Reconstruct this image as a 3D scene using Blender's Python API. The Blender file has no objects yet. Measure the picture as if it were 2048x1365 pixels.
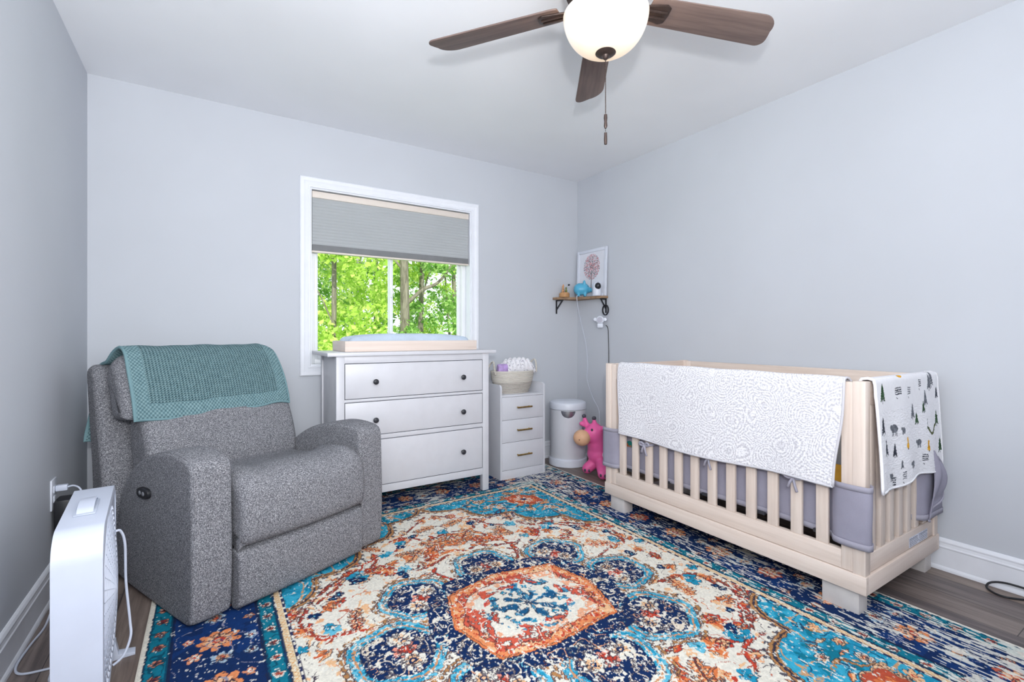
import bpy, bmesh, math, random
import numpy as np
from mathutils import Vector, Matrix

random.seed(7)
PI = math.pi
C = bpy.context.scene.collection

# ------------------------------------------------------------------ room dimensions (metres)
XL, XR, YB, YF, H = -0.545, 2.804, 3.317, -1.15, 2.44
RUGZ = 0.008

# ------------------------------------------------------------------ colours and materials
def lin(c):
    out = []
    for v in c[:3]:
        v = v / 255.0
        out.append(v / 12.92 if v <= 0.04045 else ((v + 0.055) / 1.055) ** 2.4)
    return tuple(out)

def L4(c):
    return lin(c) + (1.0,)

class Nodes:
    def __init__(s, name):
        s.m = bpy.data.materials.new(name)
        s.m.use_nodes = True
        s.t = s.m.node_tree
        s.t.nodes.clear()
        s.out = s.n('ShaderNodeOutputMaterial')
    def n(s, kind, **kw):
        nd = s.t.nodes.new(kind)
        for k, v in kw.items():
            if k.startswith('i_'):
                key = k[2:].replace('_', ' ')
                nd.inputs[key].default_value = v
            else:
                setattr(nd, k, v)
        return nd
    def l(s, a, b):
        s.t.links.new(a, b)
    def coord(s, scale=(1, 1, 1), uv=False, rot=(0, 0, 0), loc=(0, 0, 0)):
        tc = s.n('ShaderNodeTexCoord')
        mp = s.n('ShaderNodeMapping')
        mp.inputs['Scale'].default_value = scale
        mp.inputs['Rotation'].default_value = rot
        mp.inputs['Location'].default_value = loc
        s.l(tc.outputs['UV' if uv else 'Object'], mp.inputs['Vector'])
        return mp.outputs['Vector']
    def noise(s, vec, scale, detail=4, rough=0.55, dist=0.0):
        nd = s.n('ShaderNodeTexNoise')
        nd.inputs['Scale'].default_value = scale
        nd.inputs['Detail'].default_value = detail
        nd.inputs['Roughness'].default_value = rough
        nd.inputs['Distortion'].default_value = dist
        s.l(vec, nd.inputs['Vector'])
        return nd.outputs['Fac']
    def ramp(s, fac, stops, interp='LINEAR'):
        r = s.n('ShaderNodeValToRGB')
        r.color_ramp.interpolation = interp
        el = r.color_ramp.elements
        while len(el) < len(stops):
            el.new(0.5)
        for e, (p, c) in zip(el, stops):
            e.position = p
            e.color = L4(c)
        s.l(fac, r.inputs['Fac'])
        return r.outputs['Color']
    def mix(s, fac, a, b, blend='MIX'):
        m = s.n('ShaderNodeMix', data_type='RGBA', blend_type=blend)
        for sock, v in ((m.inputs[0], fac), (m.inputs[6], a), (m.inputs[7], b)):
            if hasattr(v, 'links') or hasattr(v, 'is_linked'):
                s.l(v, sock)
            else:
                sock.default_value = v
        return m.outputs[2]
    def bump(s, height, strength=0.3, dist=0.002):
        b = s.n('ShaderNodeBump')
        b.inputs['Strength'].default_value = strength
        b.inputs['Distance'].default_value = dist
        s.l(height, b.inputs['Height'])
        return b.outputs['Normal']
    def bsdf(s, color, rough=0.5, metal=0.0, normal=None, spec=0.5, **kw):
        b = s.n('ShaderNodeBsdfPrincipled')
        if isinstance(color, tuple):
            b.inputs['Base Color'].default_value = color
        else:
            s.l(color, b.inputs['Base Color'])
        b.inputs['Roughness'].default_value = rough
        b.inputs['Metallic'].default_value = metal
        b.inputs['Specular IOR Level'].default_value = spec
        if normal is not None:
            s.l(normal, b.inputs['Normal'])
        for k, v in kw.items():
            b.inputs[k.replace('_', ' ')].default_value = v
        s.l(b.outputs['BSDF'], s.out.inputs['Surface'])
        return b

def plain(name, c, rough=0.5, metal=0.0, var=0.04, scale=12, bump=0.0, bscale=150, spec=0.5):
    """a paint / plastic / metal with a little mottling and grain"""
    N = Nodes(name)
    v = N.coord()
    f = N.noise(v, scale, 3)
    lo = tuple(max(0, x * (1 - var)) for x in c)
    hi = tuple(min(255, x * (1 + var)) for x in c)
    col = N.ramp(f, [(0.3, lo), (0.7, hi)])
    nrm = N.bump(N.noise(v, bscale, 2), bump, 0.001) if bump else None
    N.bsdf(col, rough, metal, nrm, spec)
    return N.m

def wood(name, stops, axis, grain=60, stretch=0.05, rough=0.5, bump=0.1):
    """straight-grained timber, grain along the given local axis"""
    N = Nodes(name)
    sc = [1, 1, 1]
    sc['xyz'.index(axis)] = stretch
    v = N.coord(tuple(sc))
    a = N.noise(v, grain, 6, 0.65, 0.4)
    b = N.noise(v, grain * 0.22, 3, 0.5, 1.2)
    m = N.n('ShaderNodeMath', operation='MULTIPLY_ADD')
    m.inputs[1].default_value = 0.55
    N.l(a, m.inputs[0])
    h = N.n('ShaderNodeMath', operation='MULTIPLY')
    h.inputs[1].default_value = 0.45
    N.l(b, h.inputs[0])
    N.l(h.outputs[0], m.inputs[2])
    col = N.ramp(m.outputs[0], stops)
    N.bsdf(col, rough, 0, N.bump(a, bump, 0.001), 0.35)
    return N.m

# ------------------------------------------------------------------ mesh helpers
def mesh_obj(name, verts, faces, mat, parent=None, smooth=True, angle=35, uv=None):
    me = bpy.data.meshes.new(name)
    me.from_pydata([tuple(v) for v in verts], [], faces)
    if uv is not None:
        lay = me.uv_layers.new(name='UVMap')
        idx = np.empty(len(me.loops), dtype=np.int32)
        me.loops.foreach_get('vertex_index', idx)
        lay.data.foreach_set('uv', np.asarray(uv, dtype=np.float32)[idx].ravel())
    return finish(name, me, mat, parent, smooth, angle)

def finish(name, me, mat, parent, smooth=True, angle=35):
    me.validate()
    me.materials.append(mat)
    if smooth:
        me.polygons.foreach_set('use_smooth', [True] * len(me.polygons))
        if angle:
            me.set_sharp_from_angle(angle=math.radians(angle))
    me.update()
    o = bpy.data.objects.new(name, me)
    C.objects.link(o)
    if parent is not None:
        o.parent = parent
    return o

class MB:
    """collects solids into one bmesh"""
    def __init__(s):
        s.b = bmesh.new()
    def _take(s, geo_verts, M):
        bmesh.ops.transform(s.b, matrix=M, verts=geo_verts)
    def box(s, x0, x1, y0, y1, z0, z1, bev=0.003, seg=2, rot=None, taper=None):
        r = bmesh.ops.create_cube(s.b, size=1.0)
        vs = r['verts']
        sx, sy, sz = x1 - x0, y1 - y0, z1 - z0
        for v in vs:
            v.co = Vector((v.co.x * sx, v.co.y * sy, v.co.z * sz))
        if taper:
            for v in vs:
                if v.co.z < 0:
                    v.co.x *= taper; v.co.y *= taper
        if bev > 0:
            es = list({e for v in vs for e in v.link_edges})
            g = bmesh.ops.bevel(s.b, geom=es, offset=min(bev, 0.45 * min(abs(sx), abs(sy), abs(sz))),
                                segments=seg, profile=0.5, affect='EDGES')
            vs = list({v for f in g['faces'] for v in f.verts} | {v for v in vs if v.is_valid})
        M = Matrix.Translation(((x0 + x1) / 2, (y0 + y1) / 2, (z0 + z1) / 2))
        if rot is not None:
            M = M @ rot
        bmesh.ops.transform(s.b, matrix=M, verts=vs)
        return s
    def lathe(s, prof, seg=32, M=None, ex=1.0, ey=1.0):
        M = M or Matrix()
        rings = []
        for r, z in prof:
            if r < 1e-6:
                rings.append([s.b.verts.new(M @ Vector((0, 0, z)))])
            else:
                rings.append([s.b.verts.new(M @ Vector((r * ex * math.cos(2 * PI * i / seg), r * ey * math.sin(2 * PI * i / seg), z))) for i in range(seg)])
        for a, b in zip(rings, rings[1:]):
            for i in range(seg):
                j = (i + 1) % seg
                if len(a) == 1 and len(b) == 1:
                    continue
                if len(a) == 1:
                    s.b.faces.new((a[0], b[j], b[i]))
                elif len(b) == 1:
                    s.b.faces.new((a[i], a[j], b[0]))
                else:
                    s.b.faces.new((a[i], a[j], b[j], b[i]))
        return s
    def ball(s, c, r, seg=20, M=None):
        rx, ry, rz = r if isinstance(r, (tuple, list)) else (r, r, r)
        g = bmesh.ops.create_uvsphere(s.b, u_segments=seg, v_segments=max(6, seg // 2), radius=1)
        T = Matrix.Translation(c) @ (M or Matrix()) @ Matrix.Diagonal((rx, ry, rz, 1))
        bmesh.ops.transform(s.b, matrix=T, verts=g['verts'])
        return s
    def tube(s, pts, r, seg=8, closed=False, smooth=0, caps=True):
        P = [Vector(p) for p in pts]
        if smooth:
            P = catmull(P, smooth, closed)
        n = len(P)
        rr = r if callable(r) else (lambda t: r)
        up = None
        rings = []
        for i, p in enumerate(P):
            a = P[(i - 1) % n] if (closed or i > 0) else P[i]
            b = P[(i + 1) % n] if (closed or i < n - 1) else P[i]
            t = (b - a).normalized() if (b - a).length > 1e-9 else Vector((0, 0, 1))
            if up is None:
                up = t.orthogonal().normalized()
            up = (up - t * up.dot(t))
            up = up.normalized() if up.length > 1e-6 else t.orthogonal().normalized()
            w = t.cross(up)
            rad = rr(i / max(1, n - 1))
            rings.append([s.b.verts.new(p + up * rad * math.cos(2 * PI * k / seg) + w * rad * math.sin(2 * PI * k / seg)) for k in range(seg)])
        m = n if closed else n - 1
        for i in range(m):
            a, b = rings[i], rings[(i + 1) % n]
            for k in range(seg):
                j = (k + 1) % seg
                s.b.faces.new((a[k], a[j], b[j], b[k]))
        if caps and not closed:
            s.b.faces.new(list(reversed(rings[0])))
            s.b.faces.new(rings[-1])
        return s
    def prism(s, poly, h0, h1, axis='z', bev=0.0):
        """extrude a 2-D outline; axis z: (x,y), axis x: (y,z), axis y: (x,z)"""
        f = {'z': lambda p, h: (p[0], p[1], h), 'x': lambda p, h: (h, p[0], p[1]), 'y': lambda p, h: (p[0], h, p[1])}[axis]
        A = [s.b.verts.new(f(p, h0)) for p in poly]
        B = [s.b.verts.new(f(p, h1)) for p in poly]
        n = len(poly)
        fs = [s.b.faces.new(list(reversed(A))), s.b.faces.new(B)]
        for i in range(n):
            j = (i + 1) % n
            fs.append(s.b.faces.new((A[i], A[j], B[j], B[i])))
        bmesh.ops.recalc_face_normals(s.b, faces=fs)
        if bev:
            es = [e for e in s.b.edges if (e.verts[0] in A and e.verts[1] in A) or (e.verts[0] in B and e.verts[1] in B)]
            bmesh.ops.bevel(s.b, geom=es, offset=bev, segments=3, profile=0.5, affect='EDGES')
        return s
    def build(s, name, mat, parent=None, smooth=True, angle=35):
        bmesh.ops.recalc_face_normals(s.b, faces=s.b.faces[:])
        me = bpy.data.meshes.new(name)
        s.b.to_mesh(me)
        s.b.free()
        return finish(name, me, mat, parent, smooth, angle)

def catmull(P, k, closed=False):
    n = len(P)
    out = []
    for i in range(n if closed else n - 1):
        g = (lambda q: P[q % n]) if closed else (lambda q: P[max(0, min(n - 1, q))])
        p0, p1, p2, p3 = g(i - 1), g(i), g(i + 1), g(i + 2)
        for j in range(k):
            t = j / k
            out.append(0.5 * ((2 * p1) + (p2 - p0) * t + (2 * p0 - 5 * p1 + 4 * p2 - p3) * t * t + (3 * p1 - p0 - 3 * p2 + p3) * t ** 3))
    if not closed:
        out.append(P[-1].copy())
    return out

def loft(name, prof, u0, u1, mat, parent, axis='x', r=0.03, crown=0.0, sm=6, nmid=14, smoothp=True, wob=None):
    """a padded solid: a closed 2-D profile swept along an axis, its ends rounded by r, its middle swollen by crown"""
    P = [Vector((p[0], p[1], 0)) for p in prof]
    if smoothp:
        P = catmull(P, sm, True)
    n = len(P)
    area = sum(P[i].x * P[(i + 1) % n].y - P[(i + 1) % n].x * P[i].y for i in range(n))
    sg = 1 if area > 0 else -1
    nr = []
    for i in range(n):
        t = (P[(i + 1) % n] - P[i - 1]).normalized()
        nr.append(Vector((t.y, -t.x, 0)) * sg)
    st = []
    for k in range(7):                       # rounded start
        a = k / 6 * PI / 2
        st.append((u0 + r * (1 - math.cos(a)), r * (1 - math.sin(a))))
    for k in range(1, nmid):
        st.append((u0 + r + (u1 - u0 - 2 * r) * k / nmid, 0.0))
    for k in range(7):
        a = (6 - k) / 6 * PI / 2
        st.append((u1 - r * (1 - math.cos(a)), r * (1 - math.sin(a))))
    verts, faces = [], []
    for (u, ins) in st:
        t = (u - u0) / (u1 - u0)
        c = crown * (1 - (2 * t - 1) ** 2) - ins
        for i in range(n):
            q = P[i] + nr[i] * c
            w = wob(t, q) if wob else (0, 0)
            a, b = q.x + w[0], q.y + w[1]
            verts.append({'x': (u, a, b), 'y': (a, u, b), 'z': (a, b, u)}[axis])
    m = len(st)
    for k in range(m - 1):
        for i in range(n):
            j = (i + 1) % n
            faces.append((k * n + i, k * n + j, (k + 1) * n + j, (k + 1) * n + i))
    for base in (0, (m - 1) * n):            # end caps: two shrinking rings and a hub keep the flat part flat
        ring = [Vector(v) for v in verts[base:base + n]]
        hub = sum(ring, Vector()) / n
        prev = base
        for f in (0.93, 0.5):
            s0 = len(verts)
            verts.extend(tuple(hub.lerp(v, f)) for v in ring)
            for i in range(n):
                j = (i + 1) % n
                faces.append((prev + i, prev + j, s0 + j, s0 + i))
            prev = s0
        verts.append(tuple(hub))
        for i in range(n):
            faces.append((prev + i, prev + (i + 1) % n, len(verts) - 1))
    bm = bmesh.new()
    vs = [bm.verts.new(v) for v in verts]
    for f in faces:
        bm.faces.new([vs[i] for i in f])
    bmesh.ops.recalc_face_normals(bm, faces=bm.faces[:])
    me = bpy.data.meshes.new(name)
    bm.to_mesh(me)
    bm.free()
    return finish(name, me, mat, parent, True, 60)

def sheet(name, fn, nu, nv, mat, parent=None, thick=0.0, closed=False, uvs=(1, 1)):
    """a cloth: fn(s,t) -> point, with uv in metres"""
    verts, faces, uv = [], [], []
    for j in range(nv + 1):
        for i in range(nu + 1):
            s, t = i / nu, j / nv
            verts.append(fn(s, t))
            uv.append((s * uvs[0], t * uvs[1]))
    w = nu + 1
    for j in range(nv):
        for i in range(nu):
            faces.append((j * w + i, j * w + i + 1, (j + 1) * w + i + 1, (j + 1) * w + i))
    o = mesh_obj(name, verts, faces, mat, parent, True, 0, uv)
    if thick:
        md = o.modifiers.new('thick', 'SOLIDIFY')
        md.thickness = thick
        md.offset = 0.0
    return o

def polyline(pts, k=8):
    """smooth 2-D path resampled by length -> function of t in 0..1, and its length"""
    P = catmull([Vector((p[0], p[1], 0)) for p in pts], k)
    d = [0.0]
    for a, b in zip(P, P[1:]):
        d.append(d[-1] + (b - a).length)
    Lg = d[-1]
    def f(t):
        x = t * Lg
        for i in range(len(P) - 1):
            if d[i + 1] >= x - 1e-9:
                w = (x - d[i]) / max(1e-9, d[i + 1] - d[i])
                q = P[i].lerp(P[i + 1], w)
                return q.x, q.y
        return P[-1].x, P[-1].y
    return f, Lg

# ------------------------------------------------------------------ naming helpers
def tag(o, label, cat, group=None, kind=None):
    o['label'] = label
    o['category'] = cat
    if group: o['group'] = group
    if kind: o['kind'] = kind
    return o

def thing(name, label, cat, loc=(0, 0, 0), rz=0.0, group=None):
    o = bpy.data.objects.new(name, None)
    C.objects.link(o)
    o.location = loc
    o.rotation_euler = (0, 0, rz)
    o.empty_display_size = 0.05
    return tag(o, label, cat, group)

def struct(o):
    o['kind'] = 'structure'
    return o

def lab(o, text):
    o['label'] = text
    return o

# ------------------------------------------------------------------ value noise on arrays (for woven and printed patterns)
def vnoise(X, Y, sx, sy, seed, octv=1, gain=0.5):
    tot = np.zeros_like(X); amp = 1.0; norm = 0.0
    for o in range(octv):
        rs = np.random.RandomState(seed + 31 * o)
        G = rs.rand(256, 256)
        a = X / sx * (2 ** o) + 1000.37; b = Y / sy * (2 ** o) + 1000.71
        ia = np.floor(a).astype(np.int64); ib = np.floor(b).astype(np.int64)
        fa = a - ia; fb = b - ib
        fa = fa * fa * (3 - 2 * fa); fb = fb * fb * (3 - 2 * fb)
        g = lambda i, j: G[i % 256, j % 256]
        v = (g(ia, ib) * (1 - fa) + g(ia + 1, ib) * fa) * (1 - fb) + (g(ia, ib + 1) * (1 - fa) + g(ia + 1, ib + 1) * fa) * fb
        tot += v * amp; norm += amp; amp *= gain
    return tot / norm

def paint_attr(me, name, rgb_lin):
    at = me.color_attributes.new(name=name, type='FLOAT_COLOR', domain='POINT')
    n = rgb_lin.shape[0]
    buf = np.ones((n, 4), dtype=np.float32)
    buf[:, :3] = rgb_lin
    at.data.foreach_set('color', buf.ravel())

def np_lin(c):
    c = np.asarray(c, dtype=np.float64) / 255.0
    return np.where(c <= 0.04045, c / 12.92, ((c + 0.055) / 1.055) ** 2.4)

def grid_mesh(name, X, Y, Z):
    ny, nx = X.shape
    me = bpy.data.meshes.new(name)
    nv = nx * ny
    co = np.stack([X.ravel(), Y.ravel(), Z.ravel()], 1).astype(np.float32)
    me.vertices.add(nv)
    me.vertices.foreach_set('co', co.ravel())
    i = np.arange(nx - 1); j = np.arange(ny - 1)
    I, J = np.meshgrid(i, j)
    a = (J * nx + I).ravel()
    F = np.stack([a, a + 1, a + 1 + nx, a + nx], 1).astype(np.int32)
    nf = F.shape[0]
    me.loops.add(nf * 4)
    me.loops.foreach_set('vertex_index', F.ravel())
    me.polygons.add(nf)
    me.polygons.foreach_set('loop_start', np.arange(0, nf * 4, 4, dtype=np.int32))
    me.update(calc_edges=True)
    return me

# ================================================================== MATERIALS
def wall_mat(name, c, var=0.012):
    N = Nodes(name)
    v = N.coord()
    f = N.noise(v, 1.2, 3)
    col = N.ramp(f, [(0.3, tuple(x * (1 - var) for x in c)), (0.7, tuple(min(255, x * (1 + var)) for x in c))])
    N.bsdf(col, 0.75, 0, N.bump(N.noise(v, 260, 3), 0.08, 0.001), 0.25)
    return N.m

M_WALL = wall_mat('wall_paint', (200, 204, 211))
M_CEIL = wall_mat('ceiling_paint', (241, 243, 247))
M_TRIM = plain('white_trim_paint', (236, 239, 246), 0.35, var=0.01)
M_WHITE = plain('white_lacquer', (211, 212, 218), 0.38, var=0.012, bump=0.03, bscale=220)
M_WHITE2 = plain('white_laminate', (211, 213, 220), 0.4, var=0.01)
M_VINYL = plain('white_vinyl', (240, 242, 245), 0.35, var=0.01)
M_BLACK = plain('black_knob_metal', (45, 47, 54), 0.45, var=0.1)
M_BLACKPL = plain('black_plastic', (30, 31, 36), 0.45, var=0.1)
M_GAP = plain('shadow_gap', (70, 72, 80), 0.9)  # dark tone painted as the shade inside drawer gaps
M_BRONZE = plain('dark_bronze', (70, 58, 54), 0.4, 0.6, var=0.12, scale=30)
M_BRASS = plain('brushed_brass', (168, 140, 88), 0.35, 0.9, var=0.15, scale=60)
M_STEEL = plain('brushed_steel', (190, 193, 200), 0.3, 0.9, var=0.05)
M_FANPL = plain('fan_white_plastic', (203, 210, 226), 0.3, var=0.01)
M_WHITEPL = plain('white_plastic', (220, 225, 236), 0.35, var=0.01)
M_CRIB_Z = wood('whitewashed_wood_upright', [(0.3, (210, 193, 181)), (0.5, (226, 211, 200)), (0.7, (235, 222, 212))], 'z', 70, 0.04)
M_CRIB_Y = wood('whitewashed_wood_lengthwise', [(0.3, (208, 191, 179)), (0.5, (225, 210, 199)), (0.7, (234, 221, 211))], 'y', 70, 0.04)
M_CRIB_X = wood('whitewashed_wood_crosswise', [(0.3, (209, 190, 178)), (0.5, (225, 209, 198)), (0.7, (234, 220, 210))], 'x', 70, 0.04)
M_TOE = plain('pale_grey_painted_wood', (214, 209, 206), 0.5, var=0.03)
M_SHELF = wood('rustic_brown_wood', [(0.25, (92, 70, 54)), (0.5, (150, 122, 96)), (0.75, (186, 156, 124))], 'x', 45, 0.12, 0.6, 0.25)
M_BLADE = wood('grey_brown_blade_wood', [(0.28, (66, 54, 51)), (0.45, (104, 88, 83)), (0.6, (124, 106, 99)), (0.8, (142, 122, 114))], 'x', 42, 0.05, 0.5, 0.12)

def tweed():
    N = Nodes('grey_tweed_upholstery')
    v = N.coord((1, 1, 0.38), rot=(0.11, 0.17, 0.23), loc=(0.4137, 0.2713, 0.1391))
    v2 = N.coord((0.45, 0.45, 1), rot=(0.13, 0.09, 0.31), loc=(0.3319, 0.1773, 0.2237))
    a = N.noise(v, 480, 2, 0.7)
    b = N.noise(v2, 440, 2, 0.7)
    m = N.n('ShaderNodeMath', operation='ADD')
    N.l(a, m.inputs[0]); N.l(b, m.inputs[1])
    h = N.n('ShaderNodeMath', operation='MULTIPLY'); h.inputs[1].default_value = 0.5
    N.l(m.outputs[0], h.inputs[0])
    col = N.ramp(h.outputs[0], [(0.34, (44, 45, 51)), (0.44, (94, 95, 101)), (0.53, (134, 135, 140)), (0.63, (194, 194, 198))])
    N.bsdf(col, 0.95, 0, N.bump(h.outputs[0], 0.45, 0.002), 0.15)
    return N.m
M_TWEED = tweed()

def knit():
    """chunky knit: rows of V stitches with a seed-stitch edge, laid out in the blanket's own metres (uv)"""
    N = Nodes('teal_chunky_knit')
    uv = N.coord((1, 1, 1), uv=True)
    sep = N.n('ShaderNodeSeparateXYZ'); N.l(uv, sep.inputs[0])
    def math_(op, a, b=None, c=None):
        nd = N.n('ShaderNodeMath', operation=op)
        for i, v in enumerate((a, b, c)):
            if v is None: continue
            if isinstance(v, (int, float)): nd.inputs[i].default_value = v
            else: N.l(v, nd.inputs[i])
        return nd.outputs[0]
    x, y = sep.outputs[0], sep.outputs[1]
    ux = math_('MULTIPLY', x, 1 / 0.014)
    fx = math_('PINGPONG', ux, 0.5)                      # 0..0.5 across half a stitch
    wy = math_('ADD', math_('MULTIPLY', y, 1 / 0.0098), math_('MULTIPLY', fx, 1.5))
    st = math_('SINE', math_('MULTIPLY', wy, 2 * PI))
    gap = math_('SMOOTH_MIN', fx, 0.5, 0.1)
    h1 = math_('ADD', math_('MULTIPLY', st, 0.32), math_('MULTIPLY', gap, 1.1))
    # seed stitch near the edges
    sx = math_('SINE', math_('MULTIPLY', x, 2 * PI / 0.0165))
    sy = math_('SINE', math_('MULTIPLY', y, 2 * PI / 0.0165))
    h2 = math_('ADD', math_('MULTIPLY', math_('MULTIPLY', sx, sy), 0.34), 0.32)
    EW, EH = 0.74, 0.89
    dx = math_('MINIMUM', x, math_('SUBTRACT', EW, x))
    dy = math_('MINIMUM', y, math_('SUBTRACT', EH, y))
    edge = math_('LESS_THAN', math_('MINIMUM', dx, dy), 0.06)
    h = math_('ADD', math_('MULTIPLY', h1, math_('SUBTRACT', 1.0, edge)), math_('MULTIPLY', h2, edge))
    nz = N.noise(uv, 40, 3)
    nf = N.noise(uv, 700, 2)
    hh = math_('ADD', math_('ADD', h, math_('MULTIPLY', nz, 0.5)), math_('MULTIPLY', nf, 0.35))
    col = N.ramp(hh, [(0.05, (44, 66, 74)), (0.4, (90, 122, 130)), (0.75, (120, 152, 158)), (1.0, (150, 180, 184))])
    N.bsdf(col, 0.95, 0, N.bump(hh, 1.0, 0.006), 0.1)
    return N.m
M_KNIT = knit()

def plush():
    """minky blanket with a faint grey swirling print"""
    N = Nodes('white_grey_minky')
    uv = N.coord((1, 1, 1), uv=True)
    wv = N.n('ShaderNodeTexNoise'); wv.inputs['Scale'].default_value = 6.0; wv.inputs['Detail'].default_value = 1
    N.l(uv, wv.inputs['Vector'])
    mx = N.n('ShaderNodeMix', data_type='VECTOR'); mx.inputs[0].default_value = 0.10
    N.l(uv, mx.inputs[4]); N.l(wv.outputs['Color'], mx.inputs[5])
    w = N.n('ShaderNodeTexVoronoi', feature='F1'); w.inputs['Scale'].default_value = 7.5
    N.l(mx.outputs[1], w.inputs['Vector'])
    sw = N.n('ShaderNodeMath', operation='MULTIPLY'); sw.inputs[1].default_value = 95
    N.l(w.outputs['Distance'], sw.inputs[0])
    sn = N.n('ShaderNodeMath', operation='SINE'); N.l(sw.outputs[0], sn.inputs[0])
    brk = N.noise(uv, 130, 2, 0.6)
    ad = N.n('ShaderNodeMath', operation='MULTIPLY_ADD'); ad.inputs[1].default_value = 0.085
    N.l(sn.outputs[0], ad.inputs[0]); N.l(brk, ad.inputs[2])
    col = N.ramp(ad.outputs[0], [(0.34, (192, 191, 198)), (0.46, (212, 212, 218)), (0.59, (238, 238, 242))])
    N.bsdf(col, 0.95, 0, N.bump(ad.outputs[0], 0.5, 0.004), 0.1)
    return N.m
M_PLUSH = plush()

def cloth(name, c, rough=0.9, weave=900, var=0.05, bump=0.25):
    N = Nodes(name)
    v = N.coord()
    f = N.noise(v, weave, 2)
    g = N.noise(v, 9, 3)
    m = N.n('ShaderNodeMath', operation='ADD'); N.l(f, m.inputs[0]); N.l(g, m.inputs[1])
    h = N.n('ShaderNodeMath', operation='MULTIPLY'); h.inputs[1].default_value = 0.5; N.l(m.outputs[0], h.inputs[0])
    col = N.ramp(h.outputs[0], [(0.35, tuple(x * (1 - var) for x in c)), (0.65, tuple(min(255, x * (1 + var)) for x in c))])
    N.bsdf(col, rough, 0, N.bump(h.outputs[0], bump, 0.001), 0.2)
    return N.m
M_MESH = cloth('grey_mesh_fabric', (152, 150, 166))
M_MESHB = cloth('grey_mesh_binding', (160, 158, 172))
M_PADBLUE = cloth('pale_blue_terry', (190, 205, 222), weave=300, bump=0.5)
M_MUSLIN = cloth('white_muslin', (238, 238, 242), weave=260, bump=0.6)
M_SHEET = cloth('mustard_cotton', (222, 166, 62))
M_TEALC = cloth('teal_cotton', (30, 120, 115))

def floor_mat():
    N = Nodes('dark_grey_brown_planks')
    v = N.coord((1, 1, 1), rot=(0, 0, PI / 2))
    br = N.n('ShaderNodeTexBrick')
    br.offset = 0.37
    br.inputs['Scale'].default_value = 1.0
    br.inputs['Brick Width'].default_value = 1.25
    br.inputs['Row Height'].default_value = 0.15
    br.inputs['Mortar Size'].default_value = 0.0016
    br.inputs['Color1'].default_value = (0.05, 0.05, 0.05, 1)
    br.inputs['Color2'].default_value = (0.95, 0.95, 0.95, 1)
    br.inputs['Mortar'].default_value = (0, 0, 0, 1)
    N.l(v, br.inputs['Vector'])
    g = N.coord((1, 0.06, 1))
    n1 = N.noise(g, 55, 7, 0.68, 0.6)
    n2 = N.noise(g, 9, 3, 0.5, 1.5)
    m = N.n('ShaderNodeMath', operation='ADD'); N.l(n1, m.inputs[0]); N.l(n2, m.inputs[1])
    h = N.n('ShaderNodeMath', operation='MULTIPLY'); h.inputs[1].default_value = 0.5; N.l(m.outputs[0], h.inputs[0])
    c1 = N.ramp(h.outputs[0], [(0.32, (62, 57, 60)), (0.5, (104, 95, 95)), (0.68, (146, 135, 131))])
    c2 = N.ramp(h.outputs[0], [(0.32, (88, 75, 70)), (0.5, (128, 113, 104)), (0.68, (166, 150, 138))])
    c3 = N.mix(br.outputs['Color'], c1, c2)
    inv = N.n('ShaderNodeMath', operation='MULTIPLY'); inv.inputs[1].default_value = 0.75
    N.l(br.outputs['Fac'], inv.inputs[0])
    col = N.mix(inv.outputs[0], c3, (0.01, 0.009, 0.01, 1))
    N.bsdf(col, 0.42, 0, N.bump(n1, 0.12, 0.001), 0.4)
    return N.m
M_FLOOR = floor_mat()

def glass_mat():
    N = Nodes('window_glass')
    tr = N.n('ShaderNodeBsdfTransparent'); tr.inputs[0].default_value = (0.97, 0.985, 0.98, 1)
    gl = N.n('ShaderNodeBsdfGlossy'); gl.inputs['Roughness'].default_value = 0.02
    mx = N.n('ShaderNodeMixShader'); mx.inputs[0].default_value = 0.003
    N.l(tr.outputs[0], mx.inputs[1]); N.l(gl.outputs[0], mx.inputs[2]); N.l(mx.outputs[0], N.out.inputs['Surface'])
    return N.m
M_GLASS = glass_mat()

def shade_mat():
    N = Nodes('grey_cellular_fabric')
    v = N.coord()
    f = N.noise(v, 2.0, 2)
    col = N.ramp(f, [(0.3, (174, 178, 180)), (0.7, (180, 184, 186))])
    d = N.bsdf(col, 0.9, 0, None, 0.1)
    return N.m
M_SHADE = shade_mat()
M_SHADEDK = plain('grey_shade_band', (126, 128, 130), 0.9, var=0.03)
M_CREAMRAIL = plain('cream_shade_rail', (226, 216, 206), 0.5, var=0.01)

# ================================================================== ROOM SHELL
def wallbox(name, x0, x1, y0, y1, z0, z1, mat):
    return struct(MB().box(x0, x1, y0, y1, z0, z1, 0).build(name, mat, None, False))

T = 0.12
wallbox('floor', XL - T, XR + T, YF - T, YB + T, -0.1, 0.0, M_FLOOR)
wallbox('ceiling', XL - T, XR + T, YF - T, YB + T, H, H + 0.1, M_CEIL)
wallbox('wall_left', XL - T, XL, YF - T, YB + T, 0, H, M_WALL)
wallbox('wall_right', XR, XR + T, YF - T, YB + T, 0, H, M_WALL)
wallbox('wall_front', XL, XR, YF - T, YF, 0, H, M_WALL)
WX0, WX1, WZ0, WZ1 = 0.552, 1.722, 0.86, 2.02
WT = 0.15
mb = MB()
mb.box(XL, WX0, YB, YB + WT, 0, H, 0); mb.box(WX1, XR, YB, YB + WT, 0, H, 0)
mb.box(WX0, WX1, YB, YB + WT, 0, WZ0, 0); mb.box(WX0, WX1, YB, YB + WT, WZ1, H, 0)
struct(mb.build('wall_back', M_WALL, None, False))

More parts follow.
